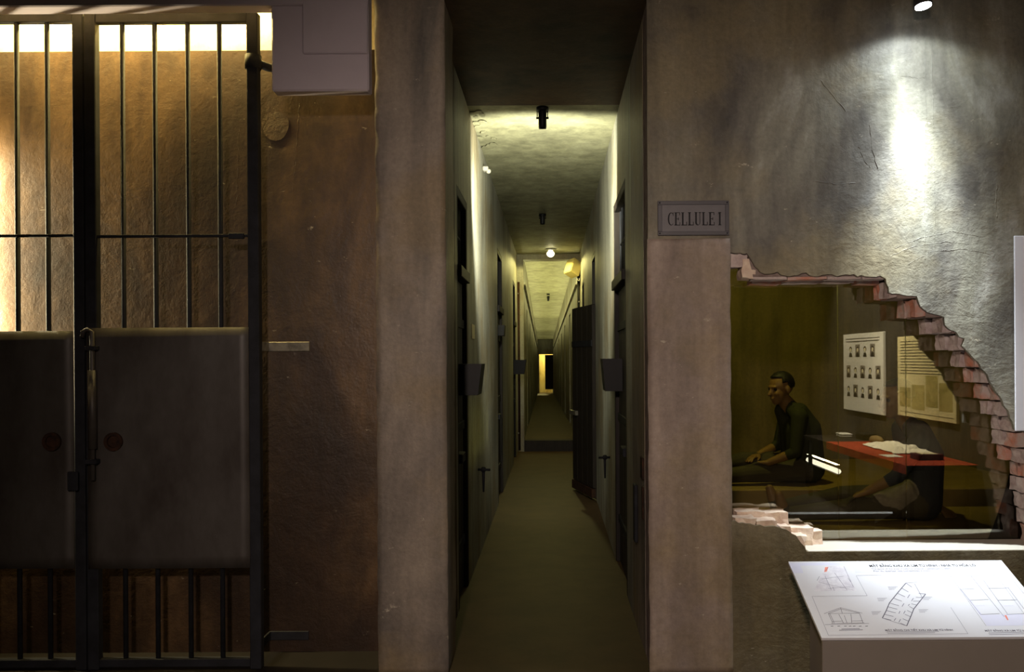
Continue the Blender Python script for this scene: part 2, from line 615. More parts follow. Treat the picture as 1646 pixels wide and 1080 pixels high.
def far(x, y, z):
    return Vector((x - 0.010 * (y - YE), y, z - 0.018 * (y - YE)))


def far_box(mb, x0, x1, y0, y1, z0, z1):
    return mb.hexa([far(x, y, z) for z in (z0, z1) for y in (y0, y1) for x in (x0, x1)])


FE = 55.0
FD = [(18.6 + 4.6 * k, 19.6 + 4.6 * k) for k in range(8)]
far_box(mb := MB(), -0.9, 0.86, YE + .3, FE + 4, S2 - .15, S2)
struct(mb.build('floor_far_corridor', M['floor']))
far_box(mb := MB(), -0.9, 0.86, YE + .3, FE + 4, 3.58, 3.7)
fc = struct(mb.build('ceiling_far_corridor', M['corridor_dark']))
for nm, xa, xb, dy in (('wall_far_left', -0.9, -0.5, 0.0), ('wall_far_right', 0.475, 0.86, 1.3)):
    mb = MB()
    y = YE + .3
    for d0, d1 in FD:
        far_box(mb, xa, xb, y, d0 + dy, S2, 3.58)
        far_box(mb, xa, xb, d0 + dy, d1 + dy, 2.75, 3.58)
        xo = xa if xa < 0 else xb - .12
        far_box(mb, xo, xo + .12, d0 + dy, d1 + dy, S2, 2.75)
        y = d1 + dy
    far_box(mb, xa, xb, y, FE + 4, S2, 3.58)
    struct(mb.build(nm, M['corridor']))
# end: lintel, doorway, pale wall beyond with a stain
far_box(mb := MB(), -0.5, 0.475, FE, FE + .3, 2.66, 3.58)
far_box(mb, -0.5, -0.40, FE, FE + .3, S2, 2.66)
struct(mb.build('wall_far_portal', M['corridor']))
far_box(mb := MB(), -0.9, 0.86, FE + 3.5, FE + 3.7, S2, 3.58)
struct(mb.build('wall_far_end', plaster('stained_yellow_plaster', [(150, 120, 60), (206, 186, 120), (220, 202, 140)], scale=1.4, bump=0.3, seed=2)))

# ---------------------------------------------------------------- right wall with the breach
def F(px, py):
    return W(px, py, YF)


plaster_edge = [(1171, 405), (1201, 407), (1208, 418), (1222, 437), (1237, 440), (1250, 437), (1262, 443), (1283, 442), (1296, 438), (1308, 444),
                (1330, 441), (1345, 444), (1361, 441), (1390, 444), (1415, 443), (1424, 448), (1429, 470), (1452, 474), (1474, 476), (1477, 486), (1486, 498),
                (1503, 505), (1518, 510), (1519, 522), (1528, 530), (1537, 533), (1542, 541), (1551, 544), (1547, 556), (1557, 566), (1563, 573), (1572, 581),
                (1577, 592), (1588, 603), (1591, 613), (1597, 622), (1604, 633), (1611, 642), (1614, 652), (1621, 660), (1624, 672), (1631, 690),
                (1652, 698), (1660, 712), (1664, 735), (1676, 760), (1680, 800), (1690, 884),
                (1600, 885), (1450, 886), (1297, 887), (1293, 878), (1283, 866), (1270, 855), (1258, 850), (1237, 846), (1215, 845), (1200, 842), (1177, 838)]
# refine with small crumbling
pe = []
n = len(plaster_edge)
for i in range(n):
    a = F(*plaster_edge[i])
    b = F(*plaster_edge[(i + 1) % n])
    k = max(1, int((b - a).length / 0.018))
    clean = plaster_edge[i][1] > 880 or (plaster_edge[i][0] < 1180 and plaster_edge[i][1] > 830)
    for j in range(k):
        p = a.lerp(b, j / k)
        if not clean and j:
            d = (b - a).normalized()
            p = p + Vector((-d.z, 0, d.x)) * random.uniform(-0.006, 0.006)
        pe.append(p)
outer = [Vector((x, YF, z)) for x, z in ((XR - .005, 0), (3.55, 0), (3.55, 4.0), (XR - .005, 4.0))]
wr = MB().prism_hole(outer, pe, (0, 0.022, 0))
wr = struct(wr.build('wall_right', M['wall_grey'], fix=True))
# core
cx = sum(p.x for p in pe) / len(pe)


def back(p, d):
    return Vector((p[0], YF + 0.022, p[1])) if d else None


courses = [(457, 485, 1429), (485, 515, 1475), (515, 541, 1517), (541, 568, 1545), (568, 595, 1566), (595, 620, 1588), (620, 647, 1603),
           (647, 672, 1618), (672, 697, 1630), (697, 722, 1640), (722, 747, 1650), (747, 772, 1662), (772, 798, 1670), (798, 824, 1678), (824, 850, 1684), (850, 880, 1688)]
zc = []
for a, b, x in courses:
    z1 = EYE - (a - VY) / 306.0
    z0 = EYE - (b - VY) / 306.0
    xe = F(x, (a + b) / 2).x
    zc.append((z0, z1, xe))
sill_z = F(1450, 886).z
ztop = F(1300, 447).z
xl = F(1174, 640).x
zr1, zr2 = F(1200, 838).z, F(1290, 862).z
core = [(xl, F(1171, 405).z), (F(1204, 405).x, F(1171, 405).z), (F(1212, 430).x, ztop + .01), (zc[0][2] + .03, ztop + .01)]
for z0, z1, xe in zc:
    core += [(xe + .05, z1), (xe + .05, z0)]
core += [(zc[-1][2] + .05, sill_z), (F(1299, 880).x, sill_z), (F(1272, 870).x, zr2 - .02), (F(1255, 870).x, zr1 - .03), (xl, zr1 - .03)]
core = [Vector((x, YF + .022, z)) for x, z in core]
outer2 = [Vector((x, YF + .022, z)) for x, z in ((XR, 0), (3.55, 0), (3.55, 4.0), (XR, 4.0))]
wcore = struct(MB().prism_hole(outer2, core, (0, YGL - YF - .022, 0)).build('wall_right_core', M['mortar']))
# smooth render on the pier between corridor and breach
mb = MB()
mb.smooth = True
mb.bm(rough_box(XR - .012, F(1174, 640).x + .004, YF - .010, YF + .012, 0, F(1100, 384).z, .03, .0025, .006, 11))
struct(mb.build('wall_pier', M['pier']))
# painted sill
struct(MB().cbox(F(1299, 880).x, 3.0, YF + .004, YGL - .002, sill_z - .02, sill_z + .006, .003).build('trim_sill', M['sill']))


# individual bricks round the breach
def brick(x0, x1, y0, y1, z0, z1, mat, jit=0.010, rot=0.0, chip=0.3):
    bm = bmesh.new()
    bmesh.ops.create_cube(bm, size=1, matrix=Matrix.Diagonal((x1 - x0, y1 - y0, z1 - z0, 1)))
    bmesh.ops.subdivide_edges(bm, edges=bm.edges[:], cuts=2, use_grid_fill=True)
    sd = Vector((random.random() * 50, random.random() * 50, 0))
    for v in bm.verts:
        nz = noise.noise_vector(v.co * 22 + sd)
        v.co += Vector((nz.x * 1.4, nz.y, nz.z * 0.7)) * jit
    R = Matrix.Rotation(rot, 4, 'Z') @ Matrix.Rotation(random.uniform(-.03, .03), 4, 'Y')
    mb = MB()
    mb.bm(bm, Matrix.Translation(((x0 + x1) / 2, (y0 + y1) / 2, (z0 + z1) / 2)) @ R)
    return mb.build('brick', mat, wcore)


bmats = [M['brick2'], M['brick'], M['brick2'], M['brick2'], M['brick']]
g = 0.005
yb0, yb1 = YF + .026, YGL - .006
for i, (z0, z1, xe) in enumerate(zc):
    ym = yb0 + 0.125 + random.uniform(-.015, .015)
    r1, r2 = random.uniform(-.012, .012), random.uniform(-.025, .02)
    brick(xe + r1 + .004, xe + .13, yb0, ym - g, z0 + g, z1 - g, bmats[i % 5], 0.012)
    brick(xe + r2 - .004, xe + .14, ym + g, yb1, z0 + g, z1 - g, bmats[(i * 3 + 1) % 5], 0.013)
    if i < 3:   # longer exposed courses
        brick(xe - 0.0 + .135, xe + .26, yb0, yb1, z0 + g, z1 - g, bmats[(i + 2) % 5], 0.008)
# course above the flat top
x = F(1213, 447).x
k = 0
while x < zc[0][2] - .05:
    ln = random.uniform(.17, .23)
    x2 = min(x + ln, zc[0][2] + .01)
    brick(x, x2 - g, yb0, yb0 + .11, ztop - .004, ztop + .075, bmats[k % 5], 0.007)
    brick(x + .02, x2 - g, yb0 + .12, yb1, ztop - .004 - random.uniform(0, .02), ztop + .075, bmats[(k + 1) % 5], 0.008)
    x = x2
    k += 1
# top-left corner, where the plaster has come off
a = F(1176, 412)
brick(a.x, F(1205, 412).x, yb0 + .01, yb0 + .12, a.z - .05, a.z + .02, M['brick2'], .012)
brick(F(1196, 412).x, F(1216, 412).x, yb0, yb0 + .14, F(1200, 447).z, a.z - .01, M['brick3'], .014)
brick(a.x, F(1205, 412).x, yb0 + .13, yb1, a.z - .04, a.z + .02, M['brick2'], .012)
# broken masonry heap left of the sill
rz = F(1200, 826).z
for (pa, pb, pt, pbm, ya, yb_) in ((1178, 1212, 834, 862, 0, .10), (1212, 1246, 838, 862, 0, .10), (1246, 1268, 848, 872, 0, .09), (1266, 1292, 862, 886, 0, .10),
                                   (1178, 1222, 822, 850, .10, .245), (1222, 1262, 824, 850, .10, .245), (1262, 1300, 848, 872, .10, .245), (1296, 1318, 854, 884, .12, .245)):
    s = FPX / (YF + (ya + yb_) / 2)
    x0, x1 = (pa - VX) / s, (pb - VX) / s
    z1, z0 = EYE - (pt - VY) / s, EYE - (pbm - VY) / s
    brick(x0, x1, yb0 + ya, min(yb0 + yb_, yb1) - .004, z0 - .02, z1, M['brick3'], .012, random.uniform(-.05, .05))

# glass of the breach, three panes with open joints
win = bpy.data.objects.new('window_1', None)
C.objects.link(win)
struct(win, 'glazing behind the broken brick wall')
xj = [xl - .06, (1347 - VX) * (YGL + .01) / FPX, (1456 - VX) * (YGL + .01) / FPX, 3.0]
for i in range(3):
    MB().box(xj[i] + .0015, xj[i + 1] - .0015, YGL + .008, YGL + .014, sill_z - .05, 2.35).build('pane', M['glass'], win)

# cell behind the glass
struct(MB().box(0.86, 3.75, 8.0, 8.2, 0, 3.44).build('wall_cell_back', M['cell']))
struct(MB().box(3.55, 3.75, YGL + .02, 8.0, 0, 3.44).build('wall_cell_right', M['cell']))
struct(MB().box(0.86, 3.75, YGL + .02, 8.2, 3.44, 3.6).build('ceiling_cell', M['cell']))
struct(MB().box(1.2, 3.75, 4.82, 8.2, -0.15, 0).build('floor_cell', M['cell']))
struct(MB().cbox(0.865, 3.54, 4.96, 5.75, 0, 0.615, .01).build('trim_sleeping_platform_front', M['platform']))
struct(MB().cbox(0.865, 3.54, 6.16, 7.98, 0, 0.675, .01).build('trim_sleeping_platform_back', M['platform']))

# beam at the top left with its stepped box
t = MB()
YB = 4.30
p0 = W(0, 11, YB)
a = W(435, 145, YB)
b = W(592, 145, YB)
m1 = W(486, 86, YB)
zt = 4.0
t.cbox(-4.2, b.x, YB, 4.40, p0.z, zt, .006)                     # beam
t.cbox(m1.x, b.x - .002, YB - .001, 4.395, m1.z, zt, .006)      # stepped drop
t.cbox(a.x, b.x, YB + .014, 4.40, a.z, zt - .01, .008)          # wider box behind it
struct(t.build('trim_beam', M['beam']))

# ================================================================== GATE
def G(px, py, y=YG):
    return W(px, py, y)


def gbar(mb, xa, xb, ya, yb, d0=YG - .012, d1=YG + .012, c=.002):
    A, B = G((xa + xb) / 2, ya), G((xa + xb) / 2, yb)
    h = (xb - xa) / 2 * YG / FPX
    x = (A.x + B.x) / 2
    return mb.cbox(x - h, x + h, d0, d1, min(A.z, B.z), max(A.z, B.z), c)


def rod(parent, px, ya, yb, r=.0125):
    A, B = G(px, ya), G(px, yb)
    x = (A.x + B.x) / 2
    return MB().tube([(x, YG, A.z), (x, YG, B.z)], r, 12).build('bar', M['iron'], parent)


GT, GB = 22, 1066
for side in ('left', 'right'):
    if side == 'left':
        root = thing('gate_leaf', 'dark iron gate leaf at the far left, cut off by the photo edge', 'gate', (G(0, 1066).x, YG, 0), 'two leaves of the iron gate')
        s0, s1, o0, o1 = 119, 136, -158, -141
        bars = [77, 28, -22, -72]
        i0, i1 = -141, 119
        sheet = (-146, 124, 533, 912)
        hole = 83
    else:
        root = thing('gate_leaf', 'dark iron gate leaf with four tall bars next to the brown wall', 'gate', (G(277, 1066).x, YG, 0), 'two leaves of the iron gate')
        s0, s1, o0, o1 = 138, 156, 398, 416
        bars = [198, 250, 303, 354]
        i0, i1 = 156, 398
        sheet = (146, 404, 527, 911)
        hole = 182
    zbot = 0.012
    for nm, xa, xb in (('stile', s0, s1), ('stile', o0, o1)):
        A = G((xa + xb) / 2, 22)
        h = (xb - xa) / 2 * YG / FPX
        mb = MB()
        mb.cbox(A.x - h, A.x + h, YG - .025, YG + .025, 0, A.z, .004)
        mb.build(nm, M['iron'], root)
    A, B = G(i0, 23), G(i1, 38)
    zt1, zt0 = G((i0 + i1) / 2, 22).z, G((i0 + i1) / 2, 38).z
    MB().cbox(A.x, B.x, YG - .02, YG + .02, zt0, zt1, .003).build('top_rail', M['iron'], root)
    MB().cbox(A.x, B.x, YG - .02, YG + .02, 0.012, 0.055, .003).build('bottom_rail', M['iron'], root)
    zm = G((i0 + i1) / 2, 380).z
    MB().cbox(A.x, B.x, YG - .018, YG - .012 + .004, zm - .008, zm + .008, .002).build('cross_bar', M['iron'], root)
    for px in bars:
        P = G(px, 300)
        MB().tube([(P.x, YG, 0.05), (P.x, YG, zt0 + .005)], .0125, 12).build('bar', M['iron'], root)
    Z1, Z0 = G((sheet[0] + sheet[1]) / 2, sheet[2]).z, G((sheet[0] + sheet[1]) / 2, sheet[3]).z
    X0, X1 = G(sheet[0], 700).x, G(sheet[1], 700).x
    # slightly buckled sheet
    bm = bmesh.new()
    nx, nz = 16, 20
    vv = {}
    for i in range(nx + 1):
        for k in range(nz + 1):
            x = X0 + (X1 - X0) * i / nx
            z = Z0 + (Z1 - Z0) * k / nz
            d = noise.noise(Vector((x * 2.2, z * 1.3, 3))) * .006
            vv[i, k] = bm.verts.new((x, YG - .034 + d, z))
    fs = [bm.faces.new([vv[i, k], vv[i + 1, k], vv[i + 1, k + 1], vv[i, k + 1]]) for i in range(nx) for k in range(nz)]
    r = bmesh.ops.extrude_face_region(bm, geom=fs)
    bmesh.ops.translate(bm, verts=[e for e in r['geom'] if isinstance(e, bmesh.types.BMVert)], vec=(0, .005, 0))
    mb = MB()
    mb.smooth = True
    sh = mb.bm(bm).build('sheet_panel', M['sheet'], root)
    hc = G(hole, 710, YG - .04)
    bmp = MB()
    n = 24
    ring = []
    for rr, yy in ((.048, 0.008), (.048, -.006), (.032, -.006), (.030, 0.006)):
        ring.append([(hc.x + rr * math.cos(2 * math.pi * k / n), hc.y + yy, hc.z + rr * math.sin(2 * math.pi * k / n)) for k in range(n)])
    vs_ = sum(ring, [])
    fs_ = [(j * n + k, j * n + (k + 1) % n, (j + 1) * n + (k + 1) % n, (j + 1) * n + k) for j in range(3) for k in range(n)] + [tuple(3 * n + k for k in range(n))]
    bmp.add(vs_, fs_)
    bmp.build('peephole', M['rust'], sh)
    if side == 'right':
        # sliding bolt at the end of the cross bar
        A = G(370, 380)
        B = G(392, 380)
        MB().cbox(A.x, B.x + .01, YG - .03, YG - .016, A.z - .016, A.z + .014, .003).build('bolt_keeper', M['iron'], root)
        # straps to the wall
        for xa, xb, ya, yb, mt, nm in ((408, 498, 550, 565, 'galv', 'wall_strap'), (410, 497, 1014, 1028, 'iron', 'wall_strap')):
            A, B = W(xa, (ya + yb) / 2, YW), W(xb, (ya + yb) / 2, YW)
            h = (yb - ya) / 2 * YW / FPX
            m_ = MB()
            xp = G(407, 600).x
            m_.cbox(xp - .006, B.x, YW - .012, YW - .001, A.z - h, A.z + h, .002)
            m_.cbox(xp - .006, xp + .006, YG + .02, YW - .006, A.z - h, A.z + h, .002)
            m_.build(nm, M[mt], root)
        # top hinge: collar and an arm that runs back to the wall
        A = G(407, 100)
        m_ = MB()
        m_.tube([A + Vector((0, 0, -.035)), A + Vector((0, 0, .035))], .042, 14)
        m_.tube([A + Vector((.02, .02, 0)), W(430, 108, YG + .06), W(450, 112, YW - .002)], .022, 10)
        m_.build('hinge_arm', M['iron'], root)
        # cane bolt running down the meeting stile
        tp, bt = G(148, 533, YG - .05), G(148, 772, YG - .05)
        m_ = MB()
        q = [Vector((tp.x - .05, YG - .05, tp.z - .03)), Vector((tp.x - .045, YG - .05, tp.z)), Vector((tp.x - .025, YG - .05, tp.z + .012)), Vector((tp.x, YG - .05, tp.z)), Vector((tp.x, YG - .05, bt.z))]
        m_.tube(q, .012, 10)
        m_.tube([(tp.x, YG - .05, G(148, 595).z), (tp.x, YG - .05, G(148, 720).z)], .022, 12)
        m_.build('cane_bolt', M['sheet'], root)
        for yy in (560, 740):
            Z = G(148, yy).z
            MB().cbox(tp.x - .03, tp.x + .03, YG - .076, YG - .024, Z - .012, Z + .012, .003).build('bolt_bracket', M['iron'], root)
    else:
        # lock plate
        A = G(127, 765)
        MB().cbox(A.x - .03, A.x + .024, YG - .06, YG - .045, A.z - .07, A.z + .03, .004).build('lock_plate', M['iron'], root)

# warm tube above the gate, behind the top rail
tl = thing('tube_lamp', 'warm tube lamp above the iron gate, hidden behind the beam', 'lamp', (-2.5, 4.69, 3.62))
MB().cbox(-3.7, -1.5, 4.66, 4.72, 3.63, 3.66, .004).build('housing', M['black'], tl)
MB().tube([(-3.65, 4.69, 3.612), (-1.55, 4.69, 3.612)], .014, 10).build('tube', M['emit_warm'], tl)
for xx in (-3.4, -1.8):
    MB().cbox(xx - .02, xx + .02, 4.70, YW - .001, 3.63, 3.66, .003).build('bracket', M['black'], tl)
light('tube_light', 'AREA', (-2.6, 4.685, 3.585), P_GATE_TUBE, (1.0, 0.75, 0.25), tl, shape='RECTANGLE', size=2.1, size_y=.02, aim=(-2.6, 4.70, 0))
SX = W(-42, 400, YW).x
sc_ = thing('wall_sconce', 'warm wall sconce beside the gate at the far left', 'lamp', (SX, YW, 2.05))
MB().cbox(SX - .04, SX + .01, YW - .02, YW - .001, 1.4, 2.8, .005).build('back_plate', M['black'], sc_)
MB().tube([(SX - .03, YW - .06, 1.42), (SX - .03, YW - .06, 2.78)], .02, 12).build('shade', M['emit_white'], sc_)
for zz_ in (1.5, 2.7):
    MB().cbox(SX - .04, SX - .02, YW - .06, YW - .015, zz_ - .01, zz_ + .01, .002).build('arm', M['black'], sc_)
light('sconce_light', 'AREA', (SX + .005, YW - .06, 2.1), P_GATE_SIDE, (1.0, 0.86, 0.52), sc_, shape='RECTANGLE', size=.03, size_y=1.35, aim=(SX + 1, YW - .03, 2.1))

# ================================================================== CORRIDOR DOORS
def cell_door(n, x, sgn, y0, y1, zt, hood=None, leaf_open=False, gr=0.035):
    """door set in a corridor wall. sgn: -1 left wall, +1 right wall (opening faces the corridor)"""
    root = bpy.data.objects.new('door_%d' % n, None)
    C.objects.link(root)
    root.location = (x, (y0 + y1) / 2, 0)
    OFF[root.name] = Vector(root.location)
    struct(root)
    inn = lambda d: x + sgn * d          # d metres into the wall

    def bx(name, d0, d1, ya, yb, za, zb_, mat='door', par=root, c=.004):
        xa, xb = sorted((inn(d0), inn(d1)))
        return MB().cbox(xa, xb, ya, yb, za, zb_, c).build(name, M[mat], par)
    zl = 2.18
    bx('door_frame', .0, .12, y0, y0 + .06, 0, zt)
    bx('door_frame', .0, .12, y1 - .06, y1, 0, zt)
    bx('door_frame', .0, .12, y0 + .06, y1 - .06, zt - .06, zt)
    bx('transom_ledge', -.025, .12, y0 + .06, y1 - .06, zl - .04, zl + .035)
    nb = 6
    for k in range(nb):
        y = y0 + .1 + (y1 - y0 - .2) * k / (nb - 1)
        MB().tube([(inn(.05), y, zl + .03), (inn(.05), y, zt - .055)], .011, 8).build('transom_bar', M['iron'], root)
    MB().tube([(inn(.05), y0 + .06, (zl + zt) / 2), (inn(.05), y1 - .06, (zl + zt) / 2)], .01, 8).build('transom_bar', M['iron'], root)
    if not leaf_open:
        np_ = 4
        for k in range(np_):
            ya = y0 + .065 + (y1 - y0 - .13) * k / np_
            yb = y0 + .065 + (y1 - y0 - .13) * (k + 1) / np_ - .006
            bx('plank', .03, .075, ya, yb, .01, zl - .045)
        for z in (.35, 1.15, 1.85):
            bx('iron_band', .018, .032, y0 + .08, y1 - .08, z - .03, z + .03, 'iron', c=.002)
        bx('lock_bolt', -.02, .03, y0 + .1, y0 + .3, .93, .99, 'iron')
    if hood:
        ya, yb, za, zb_, out = hood
        # tapering viewing hood that stands out into the corridor
        P = []
        for z, o_ in ((za, out * .82), (zb_, out)):
            for y in (ya, yb):
                xs = sorted((inn(.03), inn(-o_)))
                P += [(xs[0], y, z), (xs[1], y, z)]
        MB().hexa(P).build('viewing_hood', M['black'], root)
    return root


cell_door(1, XL, -1, *DL[0], hood=(5.70, 6.0, 1.37, 1.575, .14))
cell_door(2, XR, 1, *DR[0], hood=(6.55, 6.85, 1.36, 1.605, .12))
cell_door(3, XL, -1, *DL[1], hood=(10.0, 10.3, 1.88, 2.0, .06))
d4 = cell_door(4, XR, 1, *DR[1], leaf_open=True)
cell_door(5, XL, -1, *DL[2], hood=(13.9, 14.2, 1.37, 1.6, .19))
cell_door(6, XR, 1, *DR[2])
# the open leaf of door_4
h0 = Vector((0.497, 9.88, 0))
h1 = Vector((0.29, 10.72, 0))
u = (h1 - h0).normalized()
nrm = Vector((-u.y, u.x, 0))
LW = (h1 - h0).length


def leaf_box(name, a0, a1, d0, d1, z0, z1, mat, par):
    P = [h0 + u * a + nrm * d + Vector((0, 0, z)) for z in (z0, z1) for d in (d0, d1) for a in (a0, a1)]
    return MB().hexa(P).build(name, M[mat], par)


lf = leaf_box('door_leaf', 0, LW, 0, .012, .02, 2.23, 'door', d4)
for k in range(4):
    leaf_box('plank', LW * k / 4 + .004, LW * (k + 1) / 4 - .004, .012, .04, .14, 2.22, 'door', lf)
leaf_box('kick_rail', .0, LW, .012, .055, .03, .13, 'rust', lf)
leaf_box('lock_bolt', LW - .25, LW + .04, .04, .075, .93, .98, 'galv', lf)
leaf_box('iron_band', .01, LW - .01, .04, .05, 1.75, 1.82, 'iron', lf)

# far doors: build one, copy the rest
fd = []


def far_door(n, src, y0, x, sgn):
    root = bpy.data.objects.new('door_%d' % n, None)
    C.objects.link(root)
    p = far(x, y0 + .5, 0)
    root.location = p
    struct(root)
    for name, me in src:
        o = bpy.data.objects.new(name, me)
        C.objects.link(o)
        o.parent = root
        o.scale = (sgn, 1, 1)
    return root


def mesh_of(mb, name, mat):
    o = mb.build(name, mat)
    me = o.data
    bpy.data.objects.remove(o)
    return me


src = []
mf = MB()
mf.cbox(.15, .27, -.5, -.43, S2, 2.75, .004)
mf.cbox(.15, .27, .43, .5, S2, 2.75, .004)
mf.cbox(.15, .27, -.43, .43, 2.68, 2.75, .004)
src.append(('door_frame', mesh_of(mf, 'door_frame', M['door'])))
for k in range(4):
    src.append(('plank', mesh_of(MB().cbox(.20, .24, -.42 + .21 * k, -.42 + .21 * k + .204, S2 + .02, 2.2, .004), 'plank', M['door'])))
src.append(('transom_ledge', mesh_of(MB().cbox(.16, .26, -.43, .43, 2.2, 2.27, .004), 'transom_ledge', M['door'])))
for k in range(5):
    y = -.34 + .17 * k
    src.append(('transom_bar', mesh_of(MB().tube([(.22, y, 2.26), (.22, y, 2.69)], .012, 6), 'transom_bar', M['iron'])))
n = 7
for d0, d1 in FD:
    far_door(n, src, d0, -0.5, -1)
    far_door(n + 1, src, d0 + 1.3, 0.475, 1)
    n += 2
# half open door at the far end
far_box(mb := MB(), -0.03, 0.475, FE + .02, FE + .1, S2 + .25, 2.62)
far_box(mb, -0.03, 0.02, FE - .01, FE + .02, S2 + .25, 2.62)
struct(mb.build('door_%d' % n, M['door']))

# ================================================================== CORRIDOR THINGS
# ceiling spotlights: dark cans whose light goes away from the viewer
def ceiling_spot(px, py, Y, zc, power, color, label, drop=.72, tilt=.7):
    sp = W(px, py, Y)
    sl = thing('ceiling_spotlight', label, 'lamp', (sp.x, Y, zc), 'cylinder spotlights on the corridor ceiling')
    MB().tube([(sp.x, Y, zc - .001), (sp.x, Y, zc - .03)], .045, 16).build('ceiling_mount', M['black'], sl)
    MB().tube([(sp.x, Y, zc - .03), (sp.x, Y, sp.z + .10)], .008, 8).build('stem', M['black'], sl)
    m_ = MB()
    m_.tube([(sp.x - .038, Y, sp.z + .01), (sp.x - .038, Y, sp.z + .09), (sp.x, Y, sp.z + .10), (sp.x + .038, Y, sp.z + .09), (sp.x + .038, Y, sp.z + .01)], .004, 6)
    m_.build('yoke', M['black'], sl)
    for s in (-1, 1):
        MB().tube([(sp.x + s * .045, Y, sp.z + .01), (sp.x + s * .028, Y, sp.z + .01)], .008, 8).build('yoke_knob', M['black'], sl)
    m_ = MB()
    ax = Vector((0, .25, -.97)).normalized()
    c0 = Vector((sp.x, Y, sp.z))
    m_.tube([c0 - ax * .068, c0 - ax * .06, c0 + ax * .05, c0 + ax * .068], [.022, .030, .030, .027], 18)
    m_.build('lamp_can', M['black'], sl)
    if power:
        light('spot_light', 'SPOT', (sp.x, Y + .07, zc - drop), power, color, sl, spot_size=math.radians(154), spot_blend=.5, shadow_soft_size=.03, aim=(sp.x, Y + 5.6, zc + tilt))


ceiling_spot(872, 192, 6.35, HC, P_COR_SPOT, (1.0, 1.0, 0.78), 'black cylinder spotlight hanging nearest on the corridor ceiling')
ceiling_spot(872, 352, 11.0, HC, 0, None, 'unlit dark spotlight halfway along the near corridor ceiling')
q = far(-.01, 24.0, 3.575)
ceiling_spot(VX + q.x * FPX / 24.0, VY - (q.z - .13 - EYE) * FPX / 24.0, 24.0, q.z, 0, None, 'unlit dark spotlight on the far corridor ceiling')

# added ledges along the far part, holding unseen fill lights that brighten it
fdir = Vector((-.010, 1, -.018)).normalized()
for sx, nm in ((-1, 'left'), (1, 'right')):
    xa = -0.5 if sx < 0 else 0.475 - .045
    cv = MB()
    far_box(cv, xa, xa + .045, YE + .31, FE - .01, 2.935, 2.955)
    cv = struct(cv.build('trim_added_cove_' + nm, M['corridor']))
    for k, (y0, y1, pw) in enumerate(((15.8, 24, 1.0), (24, 34, .9), (34, 44, .5), (44, 54, .25))):
        d = bpy.data.lights.new('added_cove_fill', 'AREA')
        d.shape = 'RECTANGLE'
        d.size, d.size_y = .02, y1 - y0
        d.energy = P_FAR_FILL * pw
        d.color = (1.0, .94, .40)
        o = bpy.data.objects.new('added_cove_fill', d)
        C.objects.link(o)
        zax = Vector((sx * .7, 0, -.7)).normalized()
        zax = (zax - fdir * zax.dot(fdir)).normalized()
        R = Matrix((fdir.cross(zax), fdir, zax)).transposed().to_4x4()
        o.matrix_world = Matrix.Translation(far(xa + (.022 if sx < 0 else .023), (y0 + y1) / 2, 2.987)) @ R
        o.parent = cv

# bulb at the portal
bp_ = W(885, 408, 14.45)
bl = thing('bulb_lamp', 'glowing bare bulb on the ceiling above the corridor step', 'lamp', (bp_.x, 14.45, HC))
MB().tube([(bp_.x, 14.45, HC - .001), (bp_.x, 14.45, HC - .03), (bp_.x, 14.45, bp_.z + .055)], [.05, .04, .03], 14).build('socket', M['white_plastic'], bl)
MB().tube([(bp_.x, 14.45, bp_.z + .085), (bp_.x, 14.45, bp_.z + .07)], [.05, .10], 20).build('shade', M['white_plastic'], bl)
MB().sphere((bp_.x, 14.45, bp_.z), .062, 20, 14, (1, 1, .85)).build('bulb', M['emit_yel'], bl)
light('bulb_light', 'SPOT', (bp_.x, 14.45, bp_.z - .08), P_BULB, (1.0, 0.88, 0.30), bl, shadow_soft_size=.05, spot_size=math.radians(176), spot_blend=.1, aim=(bp_.x, 14.5, 0))
# a bulb behind the far doorway
for k, (yy, pw, lab) in enumerate(((57.0, 260, 'small bulb beyond the doorway at the far end'),)):
    p = far(-.1, yy, 3.55)
    b2 = thing('bulb_lamp', lab, 'lamp', p)
    MB().tube([p + Vector((0, 0, .03)), p - Vector((0, 0, .05))], [.05, .03], 12).build('socket', M['white_plastic'], b2)
    MB().sphere(p - Vector((0, 0, .06)), .03, 12, 8).build('bulb', M['white_plastic'], b2)
    light('bulb_light', 'POINT', p - Vector((0, 0, .11)), pw, (1.0, 0.86, 0.34), b2, shadow_soft_size=.05)

# loudspeaker
s0 = W(921, 431, 14.9)
lsp = thing('loudspeaker', 'cream box loudspeaker mounted high on the corridor right wall', 'speaker', s0)
bm = bmesh.new()
bmesh.ops.create_cube(bm, size=1, matrix=Matrix.Diagonal((.2, .2, .27, 1)))
bmesh.ops.bevel(bm, geom=bm.edges[:], offset=.012, segments=2, affect='EDGES')
RT = Matrix.Translation(s0) @ Matrix.Rotation(math.radians(16), 4, 'Y') @ Matrix.Rotation(math.radians(-24), 4, 'X') @ Matrix.Rotation(math.radians(34), 4, 'Z')
MB().bm(bm, RT).build('case', M['speaker'], lsp)
MB().tube([s0 + Vector((.06, .05, -.05)), s0 + Vector((.12, .06, -.12)), (XR - .001, 14.96, s0.z - .14)], .012, 8).build('bracket', M['black'], lsp)
m_ = MB().tube([s0 + Vector((.06, 0, -.12)), s0 + Vector((.075, 0, -.2)), s0 + Vector((.10, 0, -.22)), s0 + Vector((.12, 0, -.16))], .006, 6)
m_.build('cable', M['white_plastic'], lsp)

